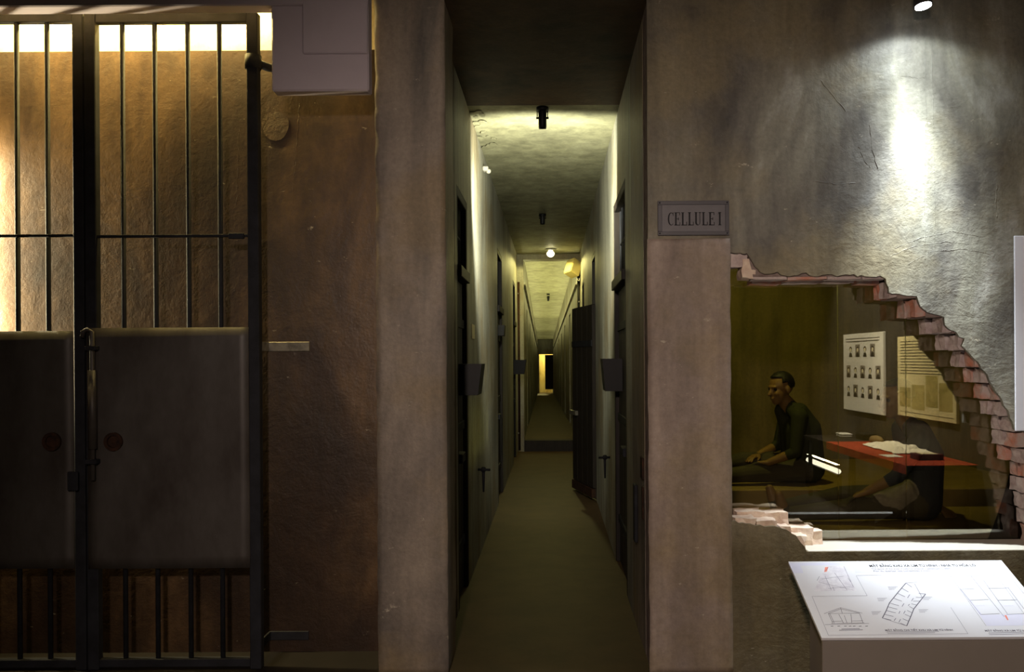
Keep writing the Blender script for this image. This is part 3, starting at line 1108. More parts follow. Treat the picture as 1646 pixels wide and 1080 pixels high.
# conduit pipes
for (xx, yy, z0, z1, lab) in ((XL + .03, 15.12, .03, 2.95, 'thin dark vertical pipe in the left corner before the step'),
                              (XR - .03, 15.1, 2.0, 3.2, 'thin dark vertical pipe below the cream loudspeaker')):
    r_ = thing('conduit_pipe', lab, 'pipe', (xx, yy, z0), 'corridor pipes')
    MB().tube([(xx, yy, z0), (xx, yy, z1)], .022, 10).build('pipe', M['rust'] if xx < 0 else M['black'], r_)
    for z in (z0 + .3, (z0 + z1) / 2, z1 - .2):
        xs = sorted((xx, XL if xx < 0 else XR))
        MB().cbox(xs[0] - .01, xs[1] + (.0 if xx < 0 else -.001), yy - .03, yy + .03, z - .012, z + .012, .002).build('clip', M['galv'], r_)

# white motion sensor high on the left wall
p = W(778, 272, 7.7)
sn = thing('wall_sensor', 'small white sensor high on the corridor left wall', 'sensor', (XL, 7.7, p.z))
MB().cbox(XL + .001, XL + .05, 7.66, 7.74, p.z - .02, p.z + .02, .006).build('body', M['white_plastic'], sn)
MB().sphere((XL + .05, 7.7, p.z - .018), .022, 12, 8).build('lens', M['white_plastic'], sn)

# notice on the left wall
p = W(763.5, 533, 6.6)
pl = MB().cbox(XL + .001, XL + .008, 6.5, 6.72, p.z - .055, p.z + .055, .002).build('wall_notice', M['paper'])
tag(pl, 'small pale notice card on the left corridor wall', 'notice')

# hanging bolts on the walls
for (x, sg, yy, zz, lab) in ((XR, -1, 7.55, 0.75, 'iron hook bolt on the right wall beside the nearest door'),
                             (XL, 1, 7.0, 0.72, 'iron hook bolt on the left wall beyond the nearest door')):
    hb_ = thing('wall_bolt', lab, 'bolt', (x, yy, zz), 'iron hook bolts')
    MB().tube([(x - sg * .0, yy, zz), (x + sg * .10, yy - .02, zz)], .010, 8).build('pin', M['iron'], hb_)
    MB().tube([(x + sg * .045, yy, zz + .02), (x + sg * .045, yy, zz - .18)], [.014, .007], 8).build('drop_rod', M['iron'], hb_)
    MB().tube([(x + sg * .045, yy - .015, zz), (x + sg * .045, yy + .015, zz)], .022, 10).build('eye', M['iron'], hb_)
# lock plate and latch on the right reveal
a = W(1031, 752, 4.75)
lk = thing('wall_latch', 'rusty latch plate on the right side wall near the corridor mouth', 'latch', (XR, 4.80, 0.95))
MB().cbox(XR - .012, XR - .0, 4.75, 4.86, .94, 1.06, .003).build('plate', M['rust'], lk)
MB().tube([(XR - .014, 4.80, .99), (XR - .010, 4.80, .99)], .018, 12).build('keyhole', M['black'], lk)
MB().cbox(XR - .010, XR - .0, 4.77, 4.81, .72, .90, .003).build('strip', M['rust'], lk)
MB().cbox(XR - .02, XR - .0, 5.12, 5.22, .52, .86, .004).build('hasp', M['iron'], lk)

# loose flakes of peeling ceiling plaster
pf = MB()
for k in range(16):
    y = random.uniform(6.45, 7.6)
    x = XL + random.uniform(.005, .13)
    s = random.uniform(.02, .06)
    z = HC - .004
    q = [Vector((x + s * random.uniform(.6, 1) * math.cos(t_), y + 1.6 * s * math.sin(t_), z - random.uniform(.001, .008))) for t_ in [j * 2 * math.pi / 6 for j in range(6)]]
    pf.prism(q, (0, 0, .003))
pfo = pf.build('peeling_flakes', M['corridor_dark'], cc)
pfo['kind'] = 'stuff'

# ================================================================== RIGHT WALL THINGS
# CELLULE 1 sign
A, B = F(1057, 379), F(1171, 323)
sg = thing('cell_sign', 'grey enamel plate reading CELLULE 1 beside the corridor', 'sign', ((A.x + B.x) / 2, YF, A.z))
MB().cbox(A.x, B.x, YF - .010, YF - .0005, A.z, B.z, .003).build('plate', M['sign'], sg)
m_ = MB()
rw = .020
m_.cbox(A.x, B.x, YF - .015, YF - .009, B.z - rw, B.z, .002)
m_.cbox(A.x, B.x, YF - .015, YF - .009, A.z, A.z + rw, .002)
m_.cbox(A.x, A.x + rw * 1.1, YF - .015, YF - .009, A.z + rw, B.z - rw, .002)
m_.cbox(B.x - rw, B.x, YF - .015, YF - .009, A.z + rw, B.z - rw, .002)
m_.build('rim', M['sign_rim'], sg)
for xx in (A.x + .01, B.x - .01):
    for zz_ in (A.z + .01, B.z - .01):
        MB().tube([(xx, YF - .017, zz_), (xx, YF - .012, zz_)], .004, 8).build('screw', M['iron'], sg)
# condensed serif capitals drawn from strokes
LH = (A.z + B.z) / 2
h_ = .066
z0, z1 = LH - h_ / 2 - .004, LH + h_ / 2 - .004
yF0, yF1 = YF - .0125, YF - .0095
lt = MB()


def st(x0, x1, za, zb_):
    lt.box(x0, x1, yF0, yF1, za, zb_)


def letter(ch, x):
    TK, TN = .0085, .003
    if ch in 'EL1':
        st(x + .004, x + .004 + TK, z0, z1)
        st(x, x + .004 + TK + .004, z0, z0 + TN)
        st(x, x + .004 + TK + .004, z1 - TN, z1)
    if ch == 'E':
        zm = (z0 + z1) / 2
        st(x + .012, x + .030, z1 - TN, z1)
        st(x + .012, x + .031, z0, z0 + TN)
        st(x + .012, x + .023, zm - TN / 2, zm + TN / 2)
        st(x + .028, x + .031, z1 - .014, z1)
        st(x + .029, x + .032, z0, z0 + .016)
        st(x + .021, x + .024, zm - .007, zm + .007)
        return .038
    if ch == 'L':
        st(x + .012, x + .030, z0, z0 + TN)
        st(x + .028, x + .031, z0, z0 + .018)
        return .037
    if ch == '1':
        lt.add([(x - .003, yF0, z1 - .012), (x + .006, yF0, z1), (x + .006, yF0, z1 - .006), (x - .003, yF1, z1 - .012), (x + .006, yF1, z1), (x + .006, yF1, z1 - .006)],
               [(0, 1, 2), (3, 5, 4), (0, 3, 4, 1), (1, 4, 5, 2), (2, 5, 3, 0)])
        return .02
    if ch == 'U':
        st(x + .003, x + .003 + TK, z0 + .012, z1)
        st(x, x + .015, z1 - TN, z1)
        st(x + .027, x + .030, z0 + .012, z1)
        st(x + .022, x + .035, z1 - TN, z1)
        cxx, rr = x + .0165, .0135
        n = 10
        o_ = [(cxx - rr * math.cos(math.pi * k / n), z0 + .014 - .014 * math.sin(math.pi * k / n)) for k in range(n + 1)]
        i_ = [(cxx + .003 - (rr - .006) * math.cos(math.pi * k / n), z0 + .014 - .011 * math.sin(math.pi * k / n)) for k in range(n + 1)]
        poly = [Vector((p[0], yF0, p[1])) for p in o_ + i_[::-1]]
        lt.prism(poly, (0, yF1 - yF0, 0))
        return .040
    if ch == 'C':
        zm = (z0 + z1) / 2
        n = 16
        aa = [math.radians(50 + 260 * k / n) for k in range(n + 1)]
        o_ = [(x + .018 + .018 * math.cos(t_), zm + h_ / 2 * math.sin(t_)) for t_ in aa]
        i_ = [(x + .0195 + .012 * math.cos(t_), zm + (h_ / 2 - .003) * math.sin(t_)) for t_ in aa]
        poly = [Vector((p[0], yF0, p[1])) for p in o_ + i_[::-1]]
        lt.prism(poly, (0, yF1 - yF0, 0))
        st(x + .028, x + .031, z1 - .018, z1)
        return .036
    return .015


x = F(1073, 350).x
word = 'CELLULE 1'
tot = F(1158, 350).x - x
x00 = x
sc0 = None
for ch in word:
    x += letter(ch, x)
kx = tot / (x - x00 - .006)
for v in lt.v:
    v.x = x00 + (v.x - x00) * kx
lt.build('lettering', M['ink'], sg)

# trowel ridges and old cracks in the grey plaster
for pts_, r_ in (([(1487, 60), (1488, 180), (1486, 300), (1488, 440)], .0022), ([(1498, 70), (1500, 200), (1503, 320), (1501, 430)], .0018),
                 ([(1318, 128), (1338, 152), (1364, 184)], .0022), ([(1398, 200), (1402, 240), (1412, 275)], .0022), ([(1380, 235), (1392, 262), (1401, 270)], .0016),
                 ([(1602, 296), (1600, 330), (1603, 352)], .002), ([(1310, 290), (1345, 296), (1380, 294)], .0014), ([(1450, 122), (1475, 126), (1490, 125)], .0016),
                 ([(1440, 398), (1480, 382), (1530, 372), (1580, 380)], .0009), ([(1430, 412), (1470, 396), (1520, 388), (1570, 394)], .0009), ([(1460, 424), (1500, 404), (1550, 400), (1600, 410)], .0009)):
    q = []
    for a_, b_ in zip(pts_, pts_[1:]):
        for k in range(6):
            q.append(F(a_[0] + (b_[0] - a_[0]) * k / 6, a_[1] + (b_[1] - a_[1]) * k / 6))
    q = [p_ + Vector((random.uniform(-.003, .003), 0, random.uniform(-.003, .003))) for p_ in q]
    MB().tube(q, [r_ * random.uniform(.4, 1.1) for _ in q], 5).build('plaster_ridge', M['wall_grey'], wr)

# white panel cut off by the right photo edge
A, B = F(1629, 692), F(1629, 380)
wp = thing('wall_panel', 'white panel fixed on the grey wall at the right photo edge', 'panel', (2.7, YF, A.z))
MB().cbox(A.x, 3.15, YF - .022, YF - .012, A.z, B.z, .002).build('panel', M['plate'], wp)
for zz in (A.z + .1, B.z - .1):
    MB().cbox(A.x + .04, A.x + .08, YF - .013, YF - .0005, zz - .02, zz + .02, .002).build('spacer', M['galv'], wp)

# spotlight on a track over the right wall
lp = W(1484, 10, 4.24)
ws = thing('track_spotlight', 'bright white spotlight high above the grey wall', 'lamp', (lp.x, 4.24, 4.0))
MB().cbox(lp.x - .5, lp.x + .5, 4.22, 4.26, 3.965, 3.999, .003).build('track', M['track'], ws)
MB().tube([(lp.x, 4.24, 3.97), (lp.x, 4.24, lp.z + .16)], .009, 8).build('stem', M['track'], ws)
ax = Vector((.12, -.10, -1)).normalized()
m_ = MB()
m_.tube([lp - ax * .165, lp - ax * .15, lp - ax * .05, lp - ax * .004], [.02, .032, .036, .044], 20)
m_.build('lamp_can', M['track'], ws)
m_ = MB()
m_.tube([lp - ax * .003, lp + ax * .003], .038, 20)
m_.build('lamp_face', M['emit_cool'], ws)
# reflector lamp: tight core, weak spill
for half, part, bl_ in ((21, 1.0, 1.0), (34, .16, 1.0), (58, .03, 1.0), (74, .014, .35)):
    light('wall_spot', 'SPOT', lp + ax * .02, P_WALL_SPOT * part, (0.86, 0.95, 1.0), ws, spot_size=math.radians(2 * half), spot_blend=bl_, shadow_soft_size=.025,
          aim=lp + ax * .02 + Vector((.035, .085, -1)))

# reading stand
O = Vector((1.097, 3.562, .455))
U = Vector((1, 0, 0))
Vv = Vector((0, .498, .197))
VL = Vv.length
Vv.normalize()
N = Vector((0, -.197, .498)).normalized()
PW = .993
rs = thing('reading_stand', 'grey stand with sloping white plan panel in front of the breach', 'stand', (O.x + PW / 2, 3.75, 0))


def pl_pt(u_, v_, d=0.0):
    return O + U * u_ + Vv * v_ + N * d


def px_uv(px, py):
    q = W(px, py, 1.0) - Vector((0, 0, EYE))
    t_ = (O - Vector((0, 0, EYE))).dot(N) / q.dot(N)
    p_ = Vector((0, 0, EYE)) + q * t_ - O
    return p_.dot(U), p_.dot(Vv)


m_ = MB()
m_.hexa([pl_pt(a_, b_, d_) for d_ in (-.012, 0) for b_ in (0, VL) for a_ in (0, PW)])
top = m_.build('print_panel', M['plate'], rs)
m_ = MB()
m_.cbox(O.x + .004, O.x + PW - .004, 3.566, 3.586, .0, O.z - .014, .003)
m_.build('front_apron', M['stand'], rs)
for xx in (O.x + .06, O.x + PW - .10):
    m_ = MB()
    m_.hexa([(xx + a_, y_, z_) for z_ in (0, 1) for y_ in (3.60, 3.93) for a_ in (0, .04)])
    for v in m_.v:
        if v.z > .5:
            v.z = O.z + (v.y - O.y) * (.197 / .498) - .014
    m_.build('leg', M['stand'], rs)

pr = {}


def prn(k):
    if k not in pr:
        pr[k] = MB()
    return pr[k]


def pline(k, a_, b_, w_=.0016, d=.0006):
    a_, b_ = Vector(a_), Vector(b_)
    t_ = (b_ - a_)
    if t_.length < 1e-6:
        return
    q = Vector((-t_.y, t_.x)).normalized() * w_ / 2
    c4 = [a_ + q, a_ - q, b_ - q, b_ + q]
    prn(k).add([pl_pt(c_.x, c_.y, d) for c_ in c4], [(0, 1, 2, 3)])


def ppoly(k, uv, d=.0003):
    prn(k).add([pl_pt(a_, b_, d) for a_, b_ in uv], [tuple(range(len(uv)))])


def zz(x_, y_):  # pixel in the 3.957x crop of the panel -> panel uv
    return px_uv(1230 + x_ / 3.957, 860 + y_ / 3.957)


def text_on(parent, body, mat, place, size, bold=False, align='LEFT', width=None, name='lettering', xdir=None, ydir=None, ext=0):
    cu = bpy.data.curves.new('t', 'FONT')
    cu.body = body
    cu.size = size
    cu.align_x = align
    cu.resolution_u = 2
    if bold:
        cu.offset = size * .018
    ob = bpy.data.objects.new('t', cu)
    C.objects.link(ob)
    dg = bpy.context.evaluated_depsgraph_get()
    me = bpy.data.meshes.new_from_object(ob.evaluated_get(dg))
    bpy.data.objects.remove(ob)
    mb = MB()
    k = 1.0
    if width:
        xs = [v.co.x for v in me.vertices]
        k = width / (max(xs) - min(xs))
    mb.add([place + xdir * v.co.x * k + ydir * v.co.y for v in me.vertices], [list(f.vertices) for f in me.polygons])
    bpy.data.meshes.remove(me)
    return mb.build(name, mat, parent, fix=False)


# header band
ppoly('ink_blue', [zz(150, 178), zz(560, 175), zz(600, 240), zz(180, 243)])
ppoly('ink_blue', [zz(560, 175), zz(655, 174), zz(690, 240), zz(600, 240)], .0004)
# aerial photograph
ppoly('plate_w', [zz(225, 195), zz(550, 190), zz(648, 386), zz(300, 390)], .0005)
ppoly('ink_photo', [zz(378, 200), zz(502, 197), zz(580, 355), zz(310, 358)], .0007)
for a_, b_ in (((345, 262), (330, 290)), ((525, 272), (545, 300)), ((402, 205), (380, 230)), ((500, 200), (560, 330)), ((340, 300), (560, 350)), ((380, 260), (420, 350)), ((440, 240), (520, 350)),
               ((360, 280), (500, 262)), ((400, 340), (540, 330)), ((430, 330), (440, 355))):
    pline('ink_soft', zz(*a_), zz(*b_), .0016, .0009)
ppoly('ink_red', [zz(380, 205), zz(402, 203), zz(392, 232), zz(376, 236)], .00085)
# frames
for L_ in ([(648, 386), (298, 390), (402, 638), (1290, 628), (1180, 460)], [(578, 258), (648, 386)], [(578, 258), (745, 254)], [(1180, 262), (1470, 256), (1646, 500)], [(1180, 262), (1405, 578)]):
    for a_, b_ in zip(L_, L_[1:]):
        pline('ink_soft', zz(*a_), zz(*b_), .0012)
# section through the house
for L_ in ([(375, 500), (480, 462), (618, 497)], [(400, 500), (600, 497)], [(402, 500), (430, 562)], [(412, 502), (440, 562)], [(600, 498), (622, 560)], [(420, 562), (630, 558)], [(468, 504), (498, 560)],
           [(545, 502), (550, 558)], [(425, 549), (490, 547)], [(550, 547), (622, 545)], [(503, 512), (520, 560)], [(380, 570), (660, 562)], [(480, 462), (490, 500)], [(400, 500), (480, 470), (600, 497)]):
    for a_, b_ in zip(L_, L_[1:]):
        pline('ink_mid', zz(*a_), zz(*b_), .0016)
for x_ in (425, 468, 510, 540, 566, 604, 645):
    pline('ink_mid', zz(x_ - 8, 580), zz(x_ + 8, 579), .003)
pline('ink_soft', zz(485, 598), zz(600, 595), .003)
pline('ink_soft', zz(470, 606), zz(620, 602), .003)
# curved cell block plan
lo = [(745, 528), (770, 480), (790, 432), (840, 370), (895, 305)]
li = [(820, 545), (850, 500), (870, 455), (905, 400), (945, 340)]
ri = [(850, 555), (880, 500), (910, 450), (930, 420), (965, 370)]
ro = [(900, 578), (925, 520), (945, 470), (985, 420), (1020, 375)]
for L_ in (lo, ro):
    for a_, b_ in zip(L_, L_[1:]):
        pline('ink_mid', zz(*a_), zz(*b_), .0034)


def along(L_, t_):
    f_ = t_ * (len(L_) - 1)
    i_ = min(int(f_), len(L_) - 2)
    r_ = f_ - i_
    return (L_[i_][0] + (L_[i_ + 1][0] - L_[i_][0]) * r_, L_[i_][1] + (L_[i_ + 1][1] - L_[i_][1]) * r_)


for k in range(9):
    t_ = k / 8
    a_, b_ = along(lo, t_), along(li, t_)
    pline('ink_soft', zz(*a_), zz(*(a_[0] + (b_[0] - a_[0]) * .75, a_[1] + (b_[1] - a_[1]) * .75)), .003)
    a_, b_ = along(ro, t_), along(ri, t_)
    pline('ink_soft', zz(*a_), zz(*(a_[0] + (b_[0] - a_[0]) * .8, a_[1] + (b_[1] - a_[1]) * .8)), .003)
    c_ = along(li, t_)
    if k % 2 == 0 and k < 8:
        pline('ink_soft', zz(*c_), zz(*along(li, t_ + .09)), .0024)
        pline('ink_soft', zz(*along(ri, t_)), zz(*along(ri, t_ + .09)), .0024)
for L_ in ([(745, 528), (900, 578)], [(895, 305), (965, 300)], [(950, 310), (1000, 400)]):
    pline('ink_soft', zz(*L_[0]), zz(*L_[1]), .0018)
for (x_, y_) in ((780, 330), (712, 402), (675, 488), (975, 475), (1000, 395)):
    for k in range(3):
        pline('ink_soft', zz(x_ + 3 * k, y_ + k * 8), zz(x_ + 62 - 10 * k, y_ + k * 8 - 1), .0016)
# second plan
for L_ in ([(1240, 340), (1370, 505)], [(1390, 290), (1540, 500)], [(1310, 262), (1520, 520)], [(1250, 345), (1330, 342)], [(1305, 415), (1420, 410)], [(1370, 505), (1490, 500)], [(1420, 340), (1550, 336)], [(1480, 415), (1600, 412)],
           [(1535, 505), (1646, 500)], [(1545, 335), (1646, 470)]):
    pline('ink_soft' if L_[0][1] < 350 else 'ink_mid', zz(*L_[0]), zz(*L_[1]), .0018)
ppoly('ink_blue', [zz(1365, 508), zz(1520, 504), zz(1646, 502), zz(1646, 575), zz(1410, 578)])
ppoly('ink_blue', [zz(1245, 342), zz(1256, 342), zz(1380, 508), zz(1366, 508)], .0005)
ppoly('ink_red', [zz(1520, 510), zz(1534, 510), zz(1548, 540), zz(1540, 542)], .0008)
for (x_, y_) in ((1285, 375), (1335, 450), (1455, 375), (1520, 450)):
    pline('ink_blue', zz(x_, y_), zz(x_ + 60, y_ - 1), .003)
# right part of the panel (outside the photo): the frame closes
pline('ink_soft', (.97, .03), (.97, .40), .0012)
names = {'ink_blue': 'tinted_band', 'ink_soft': 'fine_drawing', 'ink_mid': 'plan_drawing', 'ink_red': 'red_marks', 'ink_photo': 'aerial_print', 'plate_w': 'print_border'}
for k, mb in pr.items():
    mb.build(names[k], M['plate'] if k == 'plate_w' else M[k], top, fix=False)['kind'] = 'stuff'


def ptxt(body, x0, y0, x1, y1, size, mat, bold=False):
    a_, b_ = Vector(zz(x0, y0)), Vector(zz(x1, y1))
    return text_on(top, body, mat, pl_pt(a_.x, a_.y, .0008), size, bold, width=(b_ - a_).length, xdir=U, ydir=Vv)


ptxt('MẶT BẰNG KHU XÀ LIM TỬ HÌNH - NHÀ TÙ HỎA LÒ', 665, 204, 1335, 192, .026, M['ink'], True)
ptxt('The space of the area of cells for prisoners sentenced to death', 678, 220, 1180, 213, .017, M['ink_soft'])
ptxt('Plan du quartier des condamnés à mort', 690, 234, 1050, 229, .017, M['ink_soft'])
ptxt('MẶT BẰNG CHI TIẾT KHU XÀ LIM TỬ HÌNH', 765, 611, 1192, 604, .014, M['ink_mid'], True)
for x0_, y0_, x1_ in ((772, 617, 1105), (778, 626, 1080), (1420, 623, 1646), (1424, 633, 1646)):
    pline('ink_soft', zz(x0_, y0_), zz(x1_, y0_ - 5), .003)
ptxt('MẶT BẰNG XÀ LIM TỬ HÌNH', 1400, 614, 1690, 609, .014, M['ink_mid'], True)
pr['ink_soft'].__init__()
for x0_, y0_, x1_ in ((772, 617, 1105), (778, 626, 1080), (1420, 623, 1646), (1424, 633, 1646)):
    pline('ink_soft', zz(x0_, y0_), zz(x1_, y0_ - 5), .0022)
pr['ink_soft'].build('caption_lines', M['ink_soft'], top, fix=False)['kind'] = 'stuff'

# ================================================================== CELL STATUES
def capsule(mb, p0, r0, p1, r1, n=14):
    p0, p1 = Vector(p0), Vector(p1)
    mb.tube([p0, p1], [r0, r1], n)
    mb.sphere(p0, r0 * .995, n, 8)
    mb.sphere(p1, r1 * .995, n, 8)


def statue(name, label, J, cols, hands, hair=True):
    """J: joint positions; limbs are tapered volumes fused into one surface"""
    base_p = Vector((J['hip'][0], J['hip'][1], J['seat']))
    root = thing(name, label, 'statue', base_p)
    mb = MB()
    V3 = lambda k: Vector(J[k])
    reg = []          # (p0,p1,material index)

    def limb(a_, ra, b_, rb, mi):
        a_, b_ = Vector(a_), Vector(b_)
        capsule(mb, a_, ra, b_, rb)
        reg.append((a_, b_, mi, max(ra, rb)))
    fw = Vector(J['face']).normalized()
    sd = Vector((0, 0, 1)).cross(fw).normalized()      # the figure's left
    hip, chest, neck, head = V3('hip'), V3('chest'), V3('neck'), V3('head')
    # trunk
    for s in (-1, 1):
        limb(hip + sd * s * .085, .105, chest + sd * s * .075, .105, 0)
        limb(chest + sd * s * .075, .105, neck + sd * s * .09 - Vector((0, 0, .06)), .07, 0)
    limb(hip, .12, chest, .125, 0)
    limb(neck - Vector((0, 0, .04)), .06, head - Vector((0, 0, .07)) - fw * .015, .05, 1)
    for s, k in ((1, 'l'), (-1, 'r')):
        limb(neck + sd * s * .03 - Vector((0, 0, .05)), .06, V3('sh_' + k), .062, 0)
        limb(V3('sh_' + k), .062, V3('el_' + k), .044, 0)
        el, wr_ = V3('el_' + k), V3('wr_' + k)
        mid = el.lerp(wr_, .25)
        limb(el, .042, mid, .039, 0)
        limb(mid, .037, wr_, .026, 1)
        # hand
        hd = V3('hd_' + k)
        d = (hd - wr_).normalized()
        up = Vector((0, 0, 1))
        across = d.cross(up).normalized()
        pn = across.cross(d).normalized()
        palm = wr_ + d * .05
        for q in (-1.2, -.4, .4, 1.2):
            limb(wr_ + d * .01 + across * q * .010, .018, wr_ + d * .075 + across * q * .017, .014, 1)
        for q, ln in ((-1.5, .058), (-.5, .072), (.5, .068), (1.5, .052)):
            b0 = wr_ + d * .078 + across * q * .0165
            b1 = b0 + d * ln * .5 - pn * .006 + across * q * .003
            b2 = b0 + d * ln * .95 - pn * .026 + across * q * .005
            limb(b0, .0095, b1, .009, 1)
            limb(b1, .009, b2, .0075, 1)
        ts = J.get('thumb_' + k, 1)
        t0 = wr_ + d * .03 + across * ts * .026
        t1 = t0 + d * .03 + across * ts * .026 - pn * .008
        t2 = t1 + d * .032 + across * ts * .006 - pn * .012
        limb(t0, .013, t1, .011, 1)
        limb(t1, .011, t2, .0085, 1)
        # leg
        hp = hip + sd * s * .09
        limb(hp, .098, V3('kn_' + k), .066, 2)
        limb(V3('kn_' + k), .064, V3('an_' + k), .042, 2)
        an = V3('an_' + k)
        toe = V3('toe_' + k)
        limb(an, .038, an.lerp(toe, .5) - Vector((0, 0, .0)), .036, 1)
        limb(an.lerp(toe, .5), .036, toe, .026, 1)
    for a_, ra, b_, rb in J.get('hem', ()):
        limb(a_, ra, b_, rb, 3)
    # head: skull, jaw, nose, brow, ears, lips
    hd = head
    up = Vector((0, 0, 1))
    up = (up - fw * up.dot(fw)).normalized()
    F_ = lambda f_, s_, u_: hd + fw * f_ + sd * s_ + up * u_
    Rm = Matrix((fw, sd, up)).transposed().to_4x4()

    def blob(p_, sc_, mi=1):
        bm_ = bmesh.new()
        bmesh.ops.create_uvsphere(bm_, u_segments=18, v_segments=12, radius=1)
        mb.bm(bm_, Matrix.Translation(p_) @ Rm @ Matrix.Diagonal((sc_[0], sc_[1], sc_[2], 1)))
        reg.append((p_, p_ + Vector((0, 0, .001)), mi, max(sc_)))
    blob(F_(-.012, 0, .03), (.096, .076, .088))
    blob(F_(.03, 0, -.03), (.058, .060, .085))
    blob(F_(.052, 0, -.09), (.028, .034, .024))
    limb(F_(.086, 0, .005), .009, F_(.106, 0, -.032), .013, 1)
    blob(F_(.078, 0, .022), (.014, .050, .010))
    blob(F_(.084, 0, -.060), (.012, .022, .006))
    blob(F_(.082, 0, -.072), (.011, .019, .006))
    for s in (-1, 1):
        blob(F_(-.01, s * .078, -.008), (.020, .009, .032))
        blob(F_(.064, s * .033, -.028), (.020, .020, .022))
    o = mb.build('figure_raw', M['skin'])
    md = o.modifiers.new('r', 'REMESH')
    md.mode = 'VOXEL'
    md.voxel_size = .0062
    ms = o.modifiers.new('s', 'SMOOTH')
    ms.factor = .5
    ms.iterations = 3
    dg = bpy.context.evaluated_depsgraph_get()
    me = bpy.data.meshes.new_from_object(o.evaluated_get(dg))
    bpy.data.objects.remove(o)
    me.name = 'figure'
    me.materials.clear()
    for m_ in cols:
        me.materials.append(m_)
    # cloth folds and region materials
    import numpy as np
    n = len(me.polygons)
    cen = np.empty(n * 3, dtype=np.float32)
    me.polygons.foreach_get('center', cen)
    cen = cen.reshape(-1, 3)
    best = np.full(n, 1e9, dtype=np.float32)
    idx = np.zeros(n, dtype=np.int32)
    for a_, b_, mi, r_ in reg:
        a = np.array(a_, dtype=np.float32)
        d = np.array(b_ - a_, dtype=np.float32)
        t_ = np.clip(((cen - a) @ d) / max(1e-9, float(d @ d)), 0, 1)
        dist = np.linalg.norm(cen - a - t_[:, None] * d, axis=1) - r_
        sel = dist < best
        best[sel] = dist[sel]
        idx[sel] = mi
    me.polygons.foreach_set('material_index', idx)
    me.polygons.foreach_set('use_smooth', [True] * n)
    nv = len(me.vertices)
    co = np.empty(nv * 3, dtype=np.float32)
    me.vertices.foreach_get('co', co)
    co = co.reshape(-1, 3) - np.array(base_p, dtype=np.float32)
    me.vertices.foreach_set('co', co.ravel())
    ob = bpy.data.objects.new('figure', me)
    C.objects.link(ob)
    ob.parent = root
    OFF[ob.name] = base_p
    # hair cap, eyes
    if hair:
        bm_ = bmesh.new()
        bmesh.ops.create_uvsphere(bm_, u_segments=28, v_segments=20, radius=1)
        dele = []
        for v in bm_.verts:
            f_, s_, u_ = v.co
            if u_ < -.35 or (f_ > .55 and u_ < .52) or (f_ > .12 and u_ < .12):
                dele.append(v)
        bmesh.ops.delete(bm_, geom=dele, context='VERTS')
        for v in bm_.verts:
            v.co *= 1 + .05 * noise.noise(v.co * 7)
        hm = MB()
        hm.smooth = True
        hm.bm(bm_, Matrix.Translation(F_(-.014, 0, .034)) @ Rm @ Matrix.Diagonal((.103, .083, .095, 1)))
        ho = hm.build('hair', M['hair'], root)
        so = ho.modifiers.new('t', 'SOLIDIFY')
        so.thickness = .008
    for s in (-1, 1):
        MB().sphere(F_(.070, s * .032, .004), .0125, 10, 8).build('eye', M['hair'], root)
    return root


sk, tr = M['skin'], M['trousers']
# rear figure: sits upright, hands in the lap, legs stretched to the left
s = FPX / 6.42
PZ = .675
statue('seated_statue', 'statue of a seated prisoner at the back of the cell, hands in lap', dict(
    seat=PZ, hip=(1.87, 6.50, PZ + .11), chest=(1.845, 6.48, PZ + .40), neck=(1.775, 6.46, PZ + .59), head=(1.69, 6.44, PZ + .70), face=(-1, -.42, -.12),
    sh_l=(1.79, 6.30, PZ + .50), sh_r=(1.80, 6.66, PZ + .51),
    el_l=(1.75, 6.26, PZ + .25), el_r=(1.74, 6.70, PZ + .26),
    wr_l=(1.57, 6.32, PZ + .17), wr_r=(1.56, 6.58, PZ + .20),
    hd_l=(1.47, 6.37, PZ + .16), hd_r=(1.46, 6.50, PZ + .18), thumb_l=1, thumb_r=-1,
    kn_l=(1.44, 6.36, PZ + .085), kn_r=(1.44, 6.62, PZ + .15), an_l=(1.05, 6.36, PZ + .05), an_r=(1.06, 6.62, PZ + .05),
    toe_l=(1.00, 6.34, PZ + .17), toe_r=(1.01, 6.63, PZ + .17)),
    [M['shirt_green'], sk, tr], None)
PZ = .615
statue('seated_statue', 'statue of a seated prisoner close behind the glass, leaning back on one arm', dict(
    seat=PZ, hip=(2.22, 5.32, PZ + .11), chest=(2.24, 5.32, PZ + .39), neck=(2.19, 5.32, PZ + .60), head=(2.10, 5.31, PZ + .73), face=(-1, -.15, -.10),
    sh_l=(2.17, 5.13, PZ + .51), sh_r=(2.25, 5.49, PZ + .52),
    el_l=(2.02, 5.10, PZ + .29), el_r=(2.40, 5.50, PZ + .27),
    wr_l=(1.865, 5.17, PZ + .19), wr_r=(2.42, 5.46, PZ + .045),
    hd_l=(1.77, 5.19, PZ + .15), hd_r=(2.44, 5.38, PZ + .02), thumb_l=1, thumb_r=-1,
    kn_l=(1.80, 5.21, PZ + .085), kn_r=(1.80, 5.44, PZ + .12), an_l=(1.39, 5.22, PZ + .05), an_r=(1.40, 5.45, PZ + .05),
    toe_l=(1.35, 5.20, PZ + .17), toe_r=(1.36, 5.46, PZ + .17),
    hem=(((2.10, 5.215, PZ + .17), .085, (2.04, 5.21, PZ + .12), .092), ((2.04, 5.21, PZ + .12), .090, (1.96, 5.21, PZ + .12), .080))),
    [M['shirt_dark'], sk, tr, M['hem']], None)

